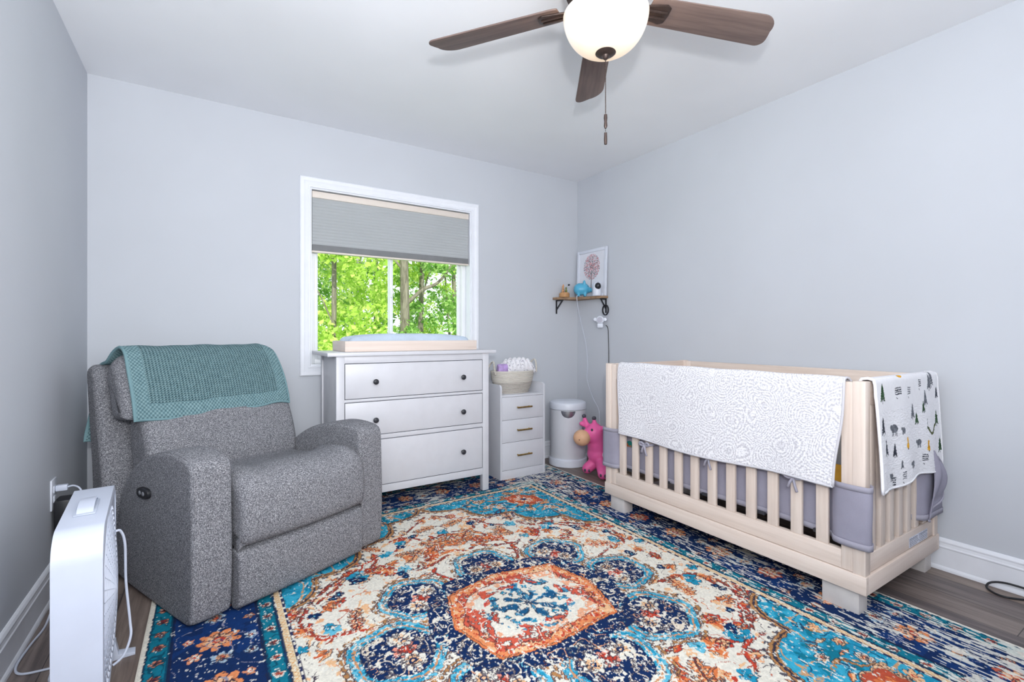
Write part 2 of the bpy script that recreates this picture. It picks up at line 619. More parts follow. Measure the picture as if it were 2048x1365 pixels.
# baseboards: stepped moulding with a quarter-round shoe
BP = [(0, 0), (0.019, 0), (0.019, 0.004), (0.018, 0.010), (0.015, 0.016), (0.012, 0.019), (0.012, 0.098), (0.0145, 0.102), (0.0145, 0.106), (0.012, 0.110),
      (0.0105, 0.122), (0.012, 0.126), (0.012, 0.130), (0.008, 0.138), (0.003, 0.143), (0, 0.143)]
def baseboard(name, side, a, b):
    mb = MB()
    if side == 'right': mb.prism([(XR - p[0], p[1]) for p in BP], a, b, 'y')
    if side == 'left': mb.prism([(XL + p[0], p[1]) for p in BP], a, b, 'y')
    if side == 'back': mb.prism([(YB - p[0], p[1]) for p in BP], a, b, 'x')
    if side == 'front': mb.prism([(YF + p[0], p[1]) for p in BP], a, b, 'x')
    struct(mb.build(name, M_TRIM, None, False))
baseboard('baseboard_right', 'right', YF, YB)
baseboard('baseboard_left', 'left', YF, YB)
baseboard('baseboard_back', 'back', XL + 0.019, XR - 0.019)
baseboard('baseboard_front', 'front', XL + 0.019, XR - 0.019)

# window: casing, jamb liner, vinyl frame, two sashes, glass
win = thing('window_1', 'white framed sliding window in the back wall over the dresser', 'window')
win['kind'] = 'structure'
def picture_frame_prism(mb, x0, x1, z0, z1, prof, y_face):
    """mitred casing: profile (out from the opening, proud of the wall)"""
    cor = [(x0, z0, -1, -1), (x1, z0, 1, -1), (x1, z1, 1, 1), (x0, z1, -1, 1)]
    rings = [[mb.b.verts.new((cx + sx * o, y_face - p, cz + sz * o)) for (o, p) in prof] for (cx, cz, sx, sz) in cor]
    n = len(prof)
    for k in range(4):
        a, b = rings[k], rings[(k + 1) % 4]
        for i in range(n):
            j = (i + 1) % n
            mb.b.faces.new((a[i], a[j], b[j], b[i]))
CP = [(0, 0), (0, 0.010), (0.004, 0.014), (0.012, 0.014), (0.016, 0.011), (0.034, 0.015), (0.040, 0.019), (0.058, 0.020), (0.064, 0.016), (0.064, 0)]
mb = MB(); picture_frame_prism(mb, WX0, WX1, WZ0, WZ1, CP, YB)
mb.build('casing', M_TRIM, win, True, 30)
mb = MB()
for (a, b, c, d) in ((WX0, WX0 + 0.008, WZ0, WZ1), (WX1 - 0.008, WX1, WZ0, WZ1), (WX0 + .008, WX1 - .008, WZ0, WZ0 + 0.008), (WX0 + .008, WX1 - .008, WZ1 - 0.008, WZ1)):
    mb.box(a, b, YB - 0.002, YB + WT, c, d, 0)
mb.build('jamb', M_TRIM, win, False)
fy0, fy1 = YB + 0.075, YB + 0.14
ix0, ix1, iz0, iz1 = WX0 + 0.008, WX1 - 0.008, WZ0 + 0.008, WZ1 - 0.008
mb = MB()
fr = 0.03
mb.box(ix0, ix0 + fr, fy0, fy1, iz0, iz1); mb.box(ix1 - fr, ix1, fy0, fy1, iz0, iz1)
mb.box(ix0 + fr, ix1 - fr, fy0, fy1, iz0, iz0 + fr); mb.box(ix0 + fr, ix1 - fr, fy0, fy1, iz1 - fr, iz1)
mb.build('window_frame', M_VINYL, win)
def sash(x0, x1, y0, y1):
    mb = MB(); w = 0.022
    z0, z1 = iz0 + fr, iz1 - fr
    mb.box(x0, x0 + w, y0, y1, z0, z1); mb.box(x1 - w, x1, y0, y1, z0, z1)
    mb.box(x0 + w, x1 - w, y0, y1, z0, z0 + w + 0.01); mb.box(x0 + w, x1 - w, y0, y1, z1 - w, z1)
    s = mb.build('sash', M_VINYL, win)
    ym = (y0 + y1) / 2
    g = MB().box(x0 + w, x1 - w, ym - 0.002, ym + 0.002, z0 + w, z1 - w, 0).build('pane', M_GLASS, s, False)
    return s
s1 = sash(ix0 + fr, 1.128, fy0 + 0.005, fy0 + 0.028)
s2 = sash(1.104, ix1 - fr, fy0 + 0.034, fy0 + 0.058)
MB().box(1.106, 1.120, fy0 - 0.012, fy0 + 0.006, 1.33, 1.41, 0.005).build('sash_latch', M_VINYL, s1)

# cellular shade inside the window recess
sh = thing('cellular_shade', 'grey pleated shade half lowered inside the window frame', 'window shade', ((WX0 + WX1) / 2, YB + 0.03, 1.6))
sx = (WX1 - WX0) / 2 - 0.012
MB().box(-sx, sx, -0.022, 0.022, 0.362, 0.405, 0.004).build('headrail', M_CREAMRAIL, sh)
z_top, z_bot, nple = 0.362, 0.055, 15
zz = []
for i in range(nple):
    a = z_top + (z_bot - z_top) * i / nple
    b = z_top + (z_bot - z_top) * (i + 1) / nple
    zz += [(-0.0135, a), (-0.0160, a + (b - a) * 0.40), (-0.0168, a + (b - a) * 0.62)]
zz.append((-0.0135, z_bot))
poly = [(p[0], p[1]) for p in zz] + [(-p[0], p[1]) for p in reversed(zz)]
MB().prism(poly, -sx + 0.002, sx - 0.002, 'x').build('pleated_fabric', M_SHADE, sh, False)
MB().box(-sx + .002, sx - .002, -0.017, 0.017, 0.015, 0.055, 0.002).build('lower_band', M_SHADEDK, sh)
MB().box(-sx, sx, -0.018, 0.018, 0.003, 0.015, 0.003).build('bottom_rail', M_CREAMRAIL, sh)

# ================================================================== LEFT WALL OUTLET
ol = thing('wall_outlet', 'white wall outlet plate on the left wall behind the box fan', 'outlet', (XL, 2.66, 0.408))
MB().box(0, 0.006, -0.037, 0.037, -0.062, 0.062, 0.002).build('cover_plate', M_WHITEPL, ol)
MB().box(0.006, 0.009, -0.016, 0.016, 0.006, 0.034, 0.003).box(0.006, 0.009, -0.016, 0.016, -0.034, -0.006, 0.003).build('receptacle', M_WHITEPL, ol)
ad = thing('power_adapter', 'black power adapter plugged into the lower socket of the left wall outlet', 'adapter', (XL + 0.01, 2.665, 0.345))
MB().box(0.0, 0.05, -0.04, 0.045, -0.10, 0.04, 0.006).build('adapter_body', M_BLACKPL, ad)
MB().box(0.05, 0.054, -0.028, 0.034, -0.088, 0.028, 0.002).build('adapter_face', plain('matt_black', (16, 16, 20), 0.6), ad)

# ================================================================== RECLINER
RA = math.radians(24.7)
rec = thing('recliner_chair', 'grey tweed recliner armchair standing on the rug in front of the window wall', 'armchair', (-0.055, 2.035, RUGZ), RA)
AP = [(0.004, 0.04), (-0.006, 0.20), (-0.002, 0.40), (0.002, 0.53), (0.008, 0.568), (0.036, 0.592), (0.14, 0.606), (0.26, 0.598), (0.40, 0.560), (0.52, 0.500), (0.60, 0.430), (0.655, 0.34),
      (0.685, 0.20), (0.69, 0.05), (0.62, 0.012), (0.30, 0.003), (0.08, 0.001), (0.025, 0.010)]
def lean(sign):
    return lambda t, q: (0, 0)
arm1 = loft('armrest', AP, 0.0, 0.142, M_TWEED, rec, 'x', 0.014, 0.004, 5)
arm2 = loft('armrest', AP, 0.735, 0.877, M_TWEED, rec, 'x', 0.014, 0.004, 5)
# seam piping on the arms
for u in (0.010, 0.132, 0.745, 0.867):
    pts = [(u, p[0], p[1] + 0.0005) for p in AP[2:12]]
    MB().tube(pts, 0.0022, 6, smooth=5).build('arm_seam', M_TWEED, arm1 if u < 0.4 else arm2)
SP = [(0.03, 0.254), (-0.036, 0.256), (-0.060, 0.30), (-0.058, 0.40), (-0.035, 0.462), (0.03, 0.497), (0.13, 0.496), (0.28, 0.462), (0.45, 0.44), (0.58, 0.44), (0.60, 0.34), (0.55, 0.25)]
def seatw(t, q):
    e = abs(2 * t - 1)
    lump = 0.022 * math.exp(-((e - 0.8) / 0.14) ** 2) if q.y > 0.42 and q.x < 0.22 else 0
    return (0, lump)
loft('seat_cushion', SP, 0.150, 0.727, M_TWEED, rec, 'x', 0.03, 0.012, 6, wob=seatw)
FP = [(0.03, 0.010), (-0.018, 0.014), (-0.034, 0.046), (-0.038, 0.14), (-0.034, 0.205), (-0.018, 0.228), (0.03, 0.230), (0.06, 0.14)]
loft('footrest', FP, 0.149, 0.728, M_TWEED, rec, 'x', 0.012, 0.004, 5)
# back: lower cushion, head bolster, rear shell
B1 = [(0.54, 0.40), (0.515, 0.44), (0.522, 0.52), (0.556, 0.62), (0.595, 0.690), (0.64, 0.705), (0.74, 0.66), (0.70, 0.42), (0.62, 0.38)]
loft('back_cushion', B1, 0.06, 0.748, M_TWEED, rec, 'x', 0.035, 0.014, 6)
B2 = [(0.628, 0.690), (0.594, 0.705), (0.606, 0.78), (0.640, 0.88), (0.678, 0.960), (0.722, 0.990), (0.775, 0.968), (0.800, 0.90), (0.77, 0.78), (0.72, 0.69)]
def headw(t, q):
    e = max(0.0, abs(2 * t - 1) - 0.55) / 0.45
    return (0.0, -0.035 * e * e * (1 if q.y > 0.85 else 0.3))
B2 = [(p[0] + 0.022, p[1] - 0.012 * (p[1] > 0.8)) for p in B2]
hb = loft('head_cushion', B2, 0.0, 0.705, M_TWEED, rec, 'x', 0.04, 0.012, 6, wob=headw)
B3 = [(0.67, 0.14), (0.74, 0.42), (0.80, 0.66), (0.852, 0.86), (0.885, 0.905), (0.93, 0.912), (0.962, 0.875), (0.945, 0.74), (0.90, 0.48), (0.86, 0.14), (0.80, 0.09), (0.70, 0.09)]
B3 = [(p[0] + 0.025, p[1]) for p in B3]
loft('back_shell', B3, -0.022, 0.752, M_TWEED, rec, 'x', 0.03, 0.01, 6)
MB().box(0.15, 0.73, 0.05, 0.66, 0.02, 0.25, 0.02).build('base', plain('dark_base', (45, 45, 48), 0.9), rec)
mb = MB()
ov = [(0.052 * math.copysign(abs(math.cos(a)) ** 0.6, math.cos(a)), 0.021 * math.copysign(abs(math.sin(a)) ** 0.75, math.sin(a))) for a in [2 * PI * i / 36 for i in range(36)]]
mb.prism([(0.385 + p[0], 0.425 + p[1] + p[0] * -0.05) for p in ov], -0.014, 0.01, 'x', 0.004)
panel = lab(mb.build('control_panel', M_BLACKPL, rec), 'black recline control panel')
for dv in (-0.014, 0.018):
    MB().ball((-0.0135, 0.385 + dv, 0.425), (0.004, 0.011, 0.009), 14).build('control_button', plain('grey_button', (120, 122, 128), 0.3), panel)

# knitted blanket over the head bolster and the back shell
path, plen = polyline([(0.565, 0.705), (0.588, 0.78), (0.620, 0.880), (0.664, 0.978), (0.716, 1.010), (0.775, 0.992), (0.84, 0.945), (0.90, 0.932), (0.955, 0.915), (0.988, 0.86), (0.980, 0.74), (0.965, 0.62), (0.958, 0.575)], 8)
def blanket(s, t):
    v, z = path(t)
    u = 0.024 + 0.700 * s - 0.045 * max(0.0, (t - 0.66) / 0.34) * (1 - s)
    if s > 0.9:
        z -= 0.6 * (s - 0.9) ** 2 * 12 * (0.25 if t < 0.35 else 0.5)
    rp = 0.004 * math.sin(14 * s + 3 * t) + 0.003 * math.sin(31 * s - 5 * t)
    u += 0.03 * (0.5 - s) * math.exp(-((t - 0.36) / 0.13) ** 2) + 0.01 * math.sin(9 * t + 1.0)
    drop = -0.018 * math.exp(-t / 0.05) * math.sin(3.2 * s + 0.4)
    return (u, v + 0.016 + rp * 0.5, z - 0.012 + rp * 0.4 + drop)
bl = thing('knit_blanket', 'teal chunky knit blanket draped over the back of the grey recliner', 'blanket', (-0.055, 2.035, RUGZ), RA)
sheet('knit_fabric', blanket, 70, 90, M_KNIT, bl, 0.012, uvs=(0.74, plen))
mb = MB()
edge = [blanket(0, t / 40) for t in range(41)] + [blanket(s / 30, 1) for s in range(1, 31)] + [blanket(1, 1 - t / 40) for t in range(1, 41)] + [blanket(1 - s / 30, 0) for s in range(1, 30)]
mb.tube(edge, 0.0075, 8, closed=True)
mb.build('knit_edge', M_KNIT, bl)

# ================================================================== BOX FAN
bf = thing('box_fan', 'white box fan standing on the wood floor between the left wall and the recliner', 'fan', (-0.301, 1.845, 0.0), math.radians(4.7))
W2, LY, FZ0, FZ1, RC = 0.051, 0.262, 0.035, 0.562, 0.075
def rrect(y, z0, z1, r, n=8):
    pts = []
    for (cy, cz, a0) in ((y - r, z0 + r, -PI / 2), (y - r, z1 - r, 0), (-y + r, z1 - r, PI / 2), (-y + r, z0 + r, PI)):
        for i in range(n + 1):
            a = a0 + PI / 2 * i / n
            pts.append((cy + r * math.cos(a), cz + r * math.sin(a)))
    return pts
outer = rrect(LY, FZ0, FZ1, RC)
inner = rrect(LY - 0.012, FZ0 + 0.012, FZ1 - 0.012, RC - 0.01)
mb = MB()
def ring_strip(mb, A, B):
    n = len(A)
    va = [mb.b.verts.new(p) for p in A]; vb = [mb.b.verts.new(p) for p in B]
    for i in range(n):
        j = (i + 1) % n
        mb.b.faces.new((va[i], va[j], vb[j], vb[i]))
sec = [(-W2, inner), (-W2 + 0.002, outer), (W2 - 0.002, outer), (W2, inner)]
for (xa, A), (xb, B) in zip(sec, sec[1:]):
    ring_strip(mb, [(xa, p[0], p[1]) for p in A], [(xb, p[0], p[1]) for p in B])
ring_strip(mb, [(-W2, *p) for p in inner], [(W2, *p) for p in inner])
bmesh.ops.remove_doubles(mb.b, verts=mb.b.verts[:], dist=1e-5)
fan_body = mb.build('housing', M_FANPL, bf)
def grille(x, sgn):
    mb = MB()
    cz = (FZ0 + FZ1) / 2
    for k in range(1, 17):                           # concentric hoops
        r = 0.245 * k / 16
        mb.tube([(x + sgn * 0.016 * (1 - (r / 0.25) ** 2), r * math.cos(2 * PI * i / 40), cz + r * math.sin(2 * PI * i / 40)) for i in range(40)], 0.0022, 5, closed=True)
    for k in range(48):                              # radial ribs
        a = 2 * PI * k / 48
        mb.tube([(x + sgn * 0.016 * (1 - (r / 0.25) ** 2), r * math.cos(a), cz + r * math.sin(a)) for r in (0.04, 0.11, 0.18, 0.245)], 0.0018, 4)
    # corner plate around the round opening
    pl = inner
    n = len(pl)
    va = [mb.b.verts.new((x, p[0], p[1])) for p in pl]
    vb = []
    for p in pl:
        a = math.atan2(p[1] - cz, p[0]); vb.append(mb.b.verts.new((x, 0.247 * math.cos(a), cz + 0.247 * math.sin(a))))
    for i in range(n):
        j = (i + 1) % n
        mb.b.faces.new((va[i], va[j], vb[j], vb[i]))
    return mb.build('grille', M_FANPL, bf)
grille(W2 - 0.003, 1); grille(-W2 + 0.003, -1)
mb = MB().lathe([(0, -0.02), (0.05, -0.02), (0.05, 0.02), (0, 0.02)], 24, Matrix.Translation((0, 0, 0.305)) @ Matrix.Rotation(PI / 2, 4, 'Y'))
mb.build('motor_hub', M_FANPL, bf)
for k in range(5):
    a = 2 * PI * k / 5
    def bl_(s, t, a=a):
        r = 0.045 + 0.185 * t; th = a + (s - 0.5) * 0.9
        return ((s - 0.5) * 0.05, r * math.cos(th), 0.305 + r * math.sin(th))
    sheet('fan_blade', bl_, 6, 6, M_FANPL, bf, 0.003)
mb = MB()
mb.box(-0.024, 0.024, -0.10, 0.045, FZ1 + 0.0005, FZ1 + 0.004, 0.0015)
for i in range(9):
    pass
hd = mb.build('handle_recess', plain('white_plastic_shadowed', (186, 194, 210), 0.4), bf)  # flat plate, its greyer tone standing in for shade in the recess
hp = [(0.06 - 0.15 * i / 12, FZ1 + 0.003 + 0.016 * math.sin(PI * i / 12) ** 0.5) for i in range(13)]
mb = MB().prism([(p[0], p[1]) for p in hp] + [(p[0], p[1] - 0.005) for p in reversed(hp)], -0.018, 0.018, 'x')
mb.build('carry_handle', M_FANPL, bf)
for y in (-0.20, 0.17):
    MB().prism([(-0.105, 0.0), (0.105, 0.0), (0.105, 0.008), (0.062, 0.016), (0.054, 0.06), (-0.054, 0.06), (-0.062, 0.016), (-0.105, 0.008)], y - 0.018, y + 0.018, 'y', 0.002).build('foot', M_FANPL, bf)
mb = MB().tube([(W2 + 0.010, 0.0, 0.47), (W2 + 0.022, 0.01, 0.465), (W2 + 0.032, 0.02, 0.42), (W2 + 0.034, 0.03, 0.30), (W2 + 0.044, 0.02, 0.18), (W2 + 0.046, 0.0, 0.14), (W2 + 0.03, -0.02, 0.10), (W2 + 0.006, -0.03, 0.085)], 0.0035, 8, smooth=8)
mb.build('cord_loop', M_FANPL, bf)
FM = (Matrix.Translation((-0.301, 1.845, 0.0)) @ Matrix.Rotation(math.radians(4.7), 4, 'Z')).inverted()
mb = MB().box(0.010, 0.048, -0.012, 0.014, -0.002, 0.022, 0.004)
mb.tube([(0.046, 0, 0.01), (0.07, -0.005, 0.012), (0.095, -0.03, -0.01), (0.105, -0.05, -0.10), (0.075, -0.11, -0.25), (0.05, -0.19, -0.36), (0.038, -0.24, -0.4155), (0.04, -0.32, -0.4155), (0.028, -0.42, -0.4155), (0.024, -0.53, -0.4155), (0.045, -0.585, -0.4155), (0.10, -0.60, -0.4155), (0.15, -0.60, -0.4155), (0.20, -0.62, -0.40)], 0.0035, 8, smooth=10)
pc = mb.build('power_cord', M_FANPL, bf)
pc.data.transform(FM @ Matrix.Translation((XL, 2.66, 0.42)))

# ================================================================== DRESSER
DX, DY = 1.105, 2.822
dr = thing('dresser', 'white three drawer dresser with dark round knobs standing under the window', 'dresser', (DX, DY, RUGZ))
hw = 0.498
for (x0, x1) in ((-hw, -hw + 0.046), (hw - 0.046, hw)):
    for (y0, y1) in ((0.0, 0.042), (0.405, 0.447)):
        MB().box(x0, x1, y0, y1, 0, 0.929, 0.002).build('leg', M_WHITE, dr)
for sgn in (-1, 1):
    xa = sgn * (hw - 0.008); xb = sgn * (hw - 0.024)
    MB().box(min(xa, xb), max(xa, xb), 0.042, 0.405, 0.11, 0.929, 0.001).build('side_panel', M_WHITE, dr)
MB().box(-hw + 0.02, hw - 0.02, 0.43, 0.44, 0.11, 0.929, 0.001).build('back_panel', M_WHITE, dr)
mb = MB()
for (z0, z1) in ((0.887, 0.929), (0.661, 0.677), (0.431, 0.457), (0.108, 0.153)):
    mb.box(-hw + 0.046, hw - 0.046, 0.003, 0.035, z0, z1, 0.001)
mb.build('front_rails', M_WHITE, dr)
MB().box(-0.549, 0.549, -0.016, 0.465, 0.929, 0.951, 0.003).build('top', M_WHITE, dr)
MB().box(-hw + .024, hw - .024, 0.035, 0.43, 0.115, 0.13, 0.001).build('bottom_panel', M_WHITE, dr)
KN = [(0, 0), (0.007, 0), (0.006, 0.006), (0.006, 0.012), (0.012, 0.016), (0.0165, 0.022), (0.016, 0.028), (0.010, 0.032), (0, 0.0335)]
for (z0, z1, kz) in ((0.681, 0.883, 0.776), (0.461, 0.657, 0.549), (0.157, 0.427, 0.286)):
    d = MB().box(-hw + 0.050, hw - 0.050, 0.0015, 0.030, z0, z1, 0.0015).box(-hw + 0.065, hw - 0.065, 0.03, 0.41, z0 + 0.02, z1 - 0.03, 0.001).build('drawer', M_WHITE, dr)
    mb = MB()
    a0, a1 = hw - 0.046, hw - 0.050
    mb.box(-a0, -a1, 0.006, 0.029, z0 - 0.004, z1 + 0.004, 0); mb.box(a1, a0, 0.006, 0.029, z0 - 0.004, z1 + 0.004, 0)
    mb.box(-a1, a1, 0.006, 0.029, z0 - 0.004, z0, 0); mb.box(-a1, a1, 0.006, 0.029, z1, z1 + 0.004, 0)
    mb.build('painted_gap_shade', M_GAP, dr, False)  # dark strips set in the gaps, standing in for their shade
    for kx in (-0.277, 0.298):
        MB().lathe(KN, 20, Matrix.Translation((kx, 0.0015, kz)) @ Matrix.Rotation(PI / 2, 4, 'X')).build('knob', M_BLACK, d)

# changing tray and pad
TZ = 0.951 + RUGZ + 0.0008
tr = thing('changing_tray', 'pale wooden changing tray lying on top of the white dresser', 'tray', (1.115, 3.075, TZ))
tw, td, th = 0.44, 0.170, 0.064
for q in (-td, td - 0.016): MB().box(-tw, tw, q, q + 0.016, 0, th, 0.002).build('long_rail', M_CRIB_X, tr)
for q in (-tw, tw - 0.016): MB().box(q, q + 0.016, -td + 0.016, td - 0.016, 0, th, 0.002).build('end_rail', M_CRIB_Y, tr)
MB().box(-tw + 0.016, tw - 0.016, -td + 0.016, td - 0.016, 0.004, 0.010, 0).build('tray_base', M_CRIB_X, tr)
PP = [(-0.148, 0.003), (-0.15, 0.05), (-0.14, 0.086), (-0.115, 0.10), (-0.07, 0.078), (0.0, 0.066), (0.07, 0.078), (0.115, 0.10), (0.14, 0.086), (0.15, 0.05), (0.148, 0.003), (0, 0.001)]
def padw(t, q):
    e = abs(2 * t - 1)
    return (0, -0.028 * e ** 3 if q.y > 0.04 else 0)
pd = loft('changing_pad', PP, -0.412, 0.405, M_PADBLUE, None, 'x', 0.035, 0.0, 6, wob=padw)
pd.location = (1.115, 3.075, TZ + 0.0105)
tag(pd, 'pale blue contoured changing pad lying in the wooden tray on the dresser', 'changing pad')

# ================================================================== SMALL CABINET
sc = thing('drawer_cabinet', 'narrow white three drawer cabinet with brass handles beside the dresser', 'cabinet', (1.968, 2.945, RUGZ))
cw, cdp = 0.199, 0.335
prof = [(0.0, 0.0), (0.0, 0.662)] + [(0.028 - 0.028 * math.cos(a), 0.662 + 0.026 * math.sin(a)) for a in [PI / 2 * i / 8 for i in range(1, 9)]] + [(cdp, 0.690), (cdp, 0.0)]
for sgn in (-1, 1):
    xs = sorted((sgn * cw, sgn * (cw - 0.015)))
    MB().prism(prof, xs[0], xs[1], 'x', 0.001).build('side_panel', M_WHITE2, sc)
MB().box(-cw + 0.015, cw - 0.015, 0.003, cdp - 0.012, 0.598, 0.612, 0.001).build('top', M_WHITE2, sc)
MB().box(-cw + 0.015, cw - 0.015, cdp - 0.012, cdp, 0.0, 0.690, 0.001).build('back_panel', M_WHITE2, sc)
MB().box(-cw + 0.015, cw - 0.015, 0.004, 0.02, 0.0, 0.062, 0.001).build('plinth', M_WHITE2, sc)
for (z0, z1) in ((0.431, 0.5965), (0.266, 0.4285), (0.0645, 0.2635)):
    d = MB().box(-cw + 0.0165, cw - 0.0165, 0.002, 0.018, z0, z1, 0.001).box(-cw + 0.03, cw - 0.03, 0.018, 0.30, z0 + 0.02, z1 - 0.03, 0.001).build('drawer', M_WHITE2, sc)
    zc = (z0 + z1) / 2 + 0.006
    MB().box(-cw + 0.0152, cw - 0.0152, 0.006, 0.017, z0 - 0.0024, z0 - 0.0002, 0).box(-cw + 0.0152, -cw + 0.0164, 0.006, 0.017, z0, z1, 0).box(cw - 0.0164, cw - 0.0152, 0.006, 0.017, z0, z1, 0).build('painted_gap_shade', M_GAP, sc, False)  # thin dark strips as painted shade around each drawer
    mb = MB().tube([(-0.064, -0.024, zc), (0.064, -0.024, zc)], 0.0062, 10)
    for hx in (-0.05, 0.05):
        mb.tube([(hx, 0.002, zc), (hx, -0.024, zc)], 0.0045, 8)
    mb.build('handle', M_BRASS, d)

# rope basket with cloths
bk = thing('rope_basket', 'cream and grey coiled rope basket on top of the narrow cabinet', 'basket', (1.962, 3.085, 0.612 + RUGZ + 0.0008))
def rope_mat(name, a, b):
    N = Nodes(name)
    v = N.coord()
    sep = N.n('ShaderNodeSeparateXYZ'); N.l(v, sep.inputs[0])
    m = N.n('ShaderNodeMath', operation='MULTIPLY'); m.inputs[1].default_value = 2 * PI / 0.0105
    N.l(sep.outputs[2], m.inputs[0])
    s = N.n('ShaderNodeMath', operation='SINE'); N.l(m.outputs[0], s.inputs[0])
    f = N.n('ShaderNodeMath', operation='MULTIPLY_ADD'); f.inputs[1].default_value = 0.5; f.inputs[2].default_value = 0.5
    N.l(s.outputs[0], f.inputs[0])
    nz = N.noise(v, 130, 2)
    g = N.n('ShaderNodeMath', operation='MULTIPLY_ADD'); g.inputs[1].default_value = 0.35
    N.l(nz, g.inputs[0]); N.l(f.outputs[0], g.inputs[2])
    col = N.ramp(g.outputs[0], [(0.15, a), (0.6, b)])
    N.bsdf(col, 0.9, 0, N.bump(f.outputs[0], 0.6, 0.004), 0.1)
    return N.m
M_ROPE = rope_mat('cream_rope', (190, 184, 174), (222, 217, 208))
M_ROPE2 = rope_mat('grey_and_cream_rope', (122, 116, 110), (206, 200, 192))
EX, EY = 1.50, 1.0
lo, hi = [], []
for i in range(13):
    t = i / 12
    r = 0.088 + 0.034 * t + 0.006 * math.sin(PI * t)
    lo.append((r, 0.165 * t))
cut = 6
MB().lathe([(0, 0)] + [(0.08, 0)] + lo[:cut + 1] + [(lo[cut][0] - 0.007, lo[cut][1])], 40, None, EX, EY).build('lower_coils', M_ROPE2, bk)
mb = MB().lathe(lo[cut:] + [(lo[-1][0] - 0.004, 0.169), (lo[-1][0] - 0.008, 0.165)] + [(r - 0.008, z) for r, z in reversed(lo[1:-1])], 40, None, EX, EY)
mb.build('upper_coils', M_ROPE, bk)
for sgn in (-1, 1):
    cx = sgn * 0.122 * EX
    h = [(cx - sgn * 0.0, 0.055 * k, 0.15) for k in (1,)] + [(cx + sgn * 0.004, 0.052, 0.19), (cx + sgn * 0.01 + 0.008, 0.03, 0.235), (cx + sgn * 0.012 + 0.008, -0.01, 0.245), (cx + sgn * 0.006, -0.048, 0.2), (cx, -0.055, 0.15)]
    if sgn < 0:
        h = [(p[0] + 0.012 * (p[2] > .2), p[1], p[2] * 0.96) for p in h]
    MB().tube(h, 0.0065, 8, smooth=6).build('handle', M_ROPE, bk)
# folded muslin in the basket: rolled pleats
mus = thing('folded_muslin_cloth', 'white printed muslin cloth heaped in the rope basket', 'cloth', (1.985, 3.085, 0.79))
def heap(s, t):
    x = -0.115 + 0.26 * s
    y = -0.075 + 0.16 * t
    e = max(0, 1 - (2 * s - 1) ** 4) ** 0.5 * max(0, 1 - (2 * t - 1) ** 4) ** 0.5
    z = -0.03 + 0.105 * e + 0.010 * math.sin(46 * s + 6 * t) * e + 0.006 * math.sin(25 * t + 9 * s) * e + 0.012 * s
    return (x, y, z)
def spots(name):
    N = Nodes(name)
    v = N.coord()
    f = N.noise(v, 60, 3, 0.6)
    col = N.ramp(f, [(0.34, (150, 148, 160)), (0.42, (232, 231, 236)), (0.66, (238, 237, 241)), (0.72, (226, 196, 200))])
    N.bsdf(col, 0.95, 0, N.bump(N.noise(v, 220, 2), 0.6, 0.003), 0.1)
    return N.m
sheet('muslin_fabric', heap, 60, 36, spots('printed_white_muslin'), mus, 0.004)
pk = thing('wipes_pack', 'small purple and white soft pack at the left side of the rope basket', 'packet', (1.852, 3.045, 0.812), math.radians(-12))
loft('pack_body', [(-0.028, -0.032), (-0.02, 0.02), (0, 0.03), (0.02, 0.02), (0.028, -0.032), (0, -0.034)], -0.045, 0.035, plain('purple_film', (178, 150, 205), 0.3, var=0.12, scale=30), pk, 'x', 0.012, 0.002, 4)
MB().box(-0.02, 0.02, -0.012, 0.012, 0.026, 0.031, 0.003).build('pack_flap', plain('white_film', (228, 218, 236), 0.3), pk)

# ================================================================== TRASH CAN
tc = thing('trash_can', 'round white lidded trash can in the corner behind the pink toy', 'trash can', (2.497, 3.075, 0.0))
MB().lathe([(0, 0), (0.152, 0), (0.157, 0.004), (0.157, 0.046), (0.154, 0.058), (0.147, 0.062), (0.147, 0.068), (0, 0.068)], 56).build('base_ring', M_WHITEPL, tc)
MB().lathe([(0.1455, 0.068), (0.1455, 0.452), (0.140, 0.456), (0, 0.456)], 56).build('can_body', M_WHITE2, tc)
lid = MB().lathe([(0.140, 0.457), (0.150, 0.459), (0.1515, 0.468), (0.151, 0.497), (0.146, 0.510), (0.13, 0.517), (0.08, 0.523), (0, 0.525)], 56).build('lid', M_WHITEPL, tc)
ang = math.atan2(-0.776, -0.60)
mb = MB()
NS, MS = 20, 8
rows = []
for j in range(MS + 1):
    zz_ = 0.452 - 0.056 * j / MS
    half = 0.40 * math.sqrt(max(0.0, 1 - (j / MS) ** 2)) + 0.001
    row = []
    for i in range(NS + 1):
        s = i / NS * 2 - 1
        a = ang + s * half
        bulge = 0.016 * max(0, 1 - s * s) * math.sqrt(max(0, 1 - (j / MS) ** 2))
        r = 0.1462 + bulge
        row.append(mb.b.verts.new((r * math.cos(a), r * math.sin(a), zz_)))
    rows.append(row)
for j in range(MS):
    for i in range(NS):
        mb.b.faces.new((rows[j][i], rows[j][i + 1], rows[j + 1][i + 1], rows[j + 1][i]))
lab(mb.build('lid_latch', M_STEEL, tc), 'silver half round latch')

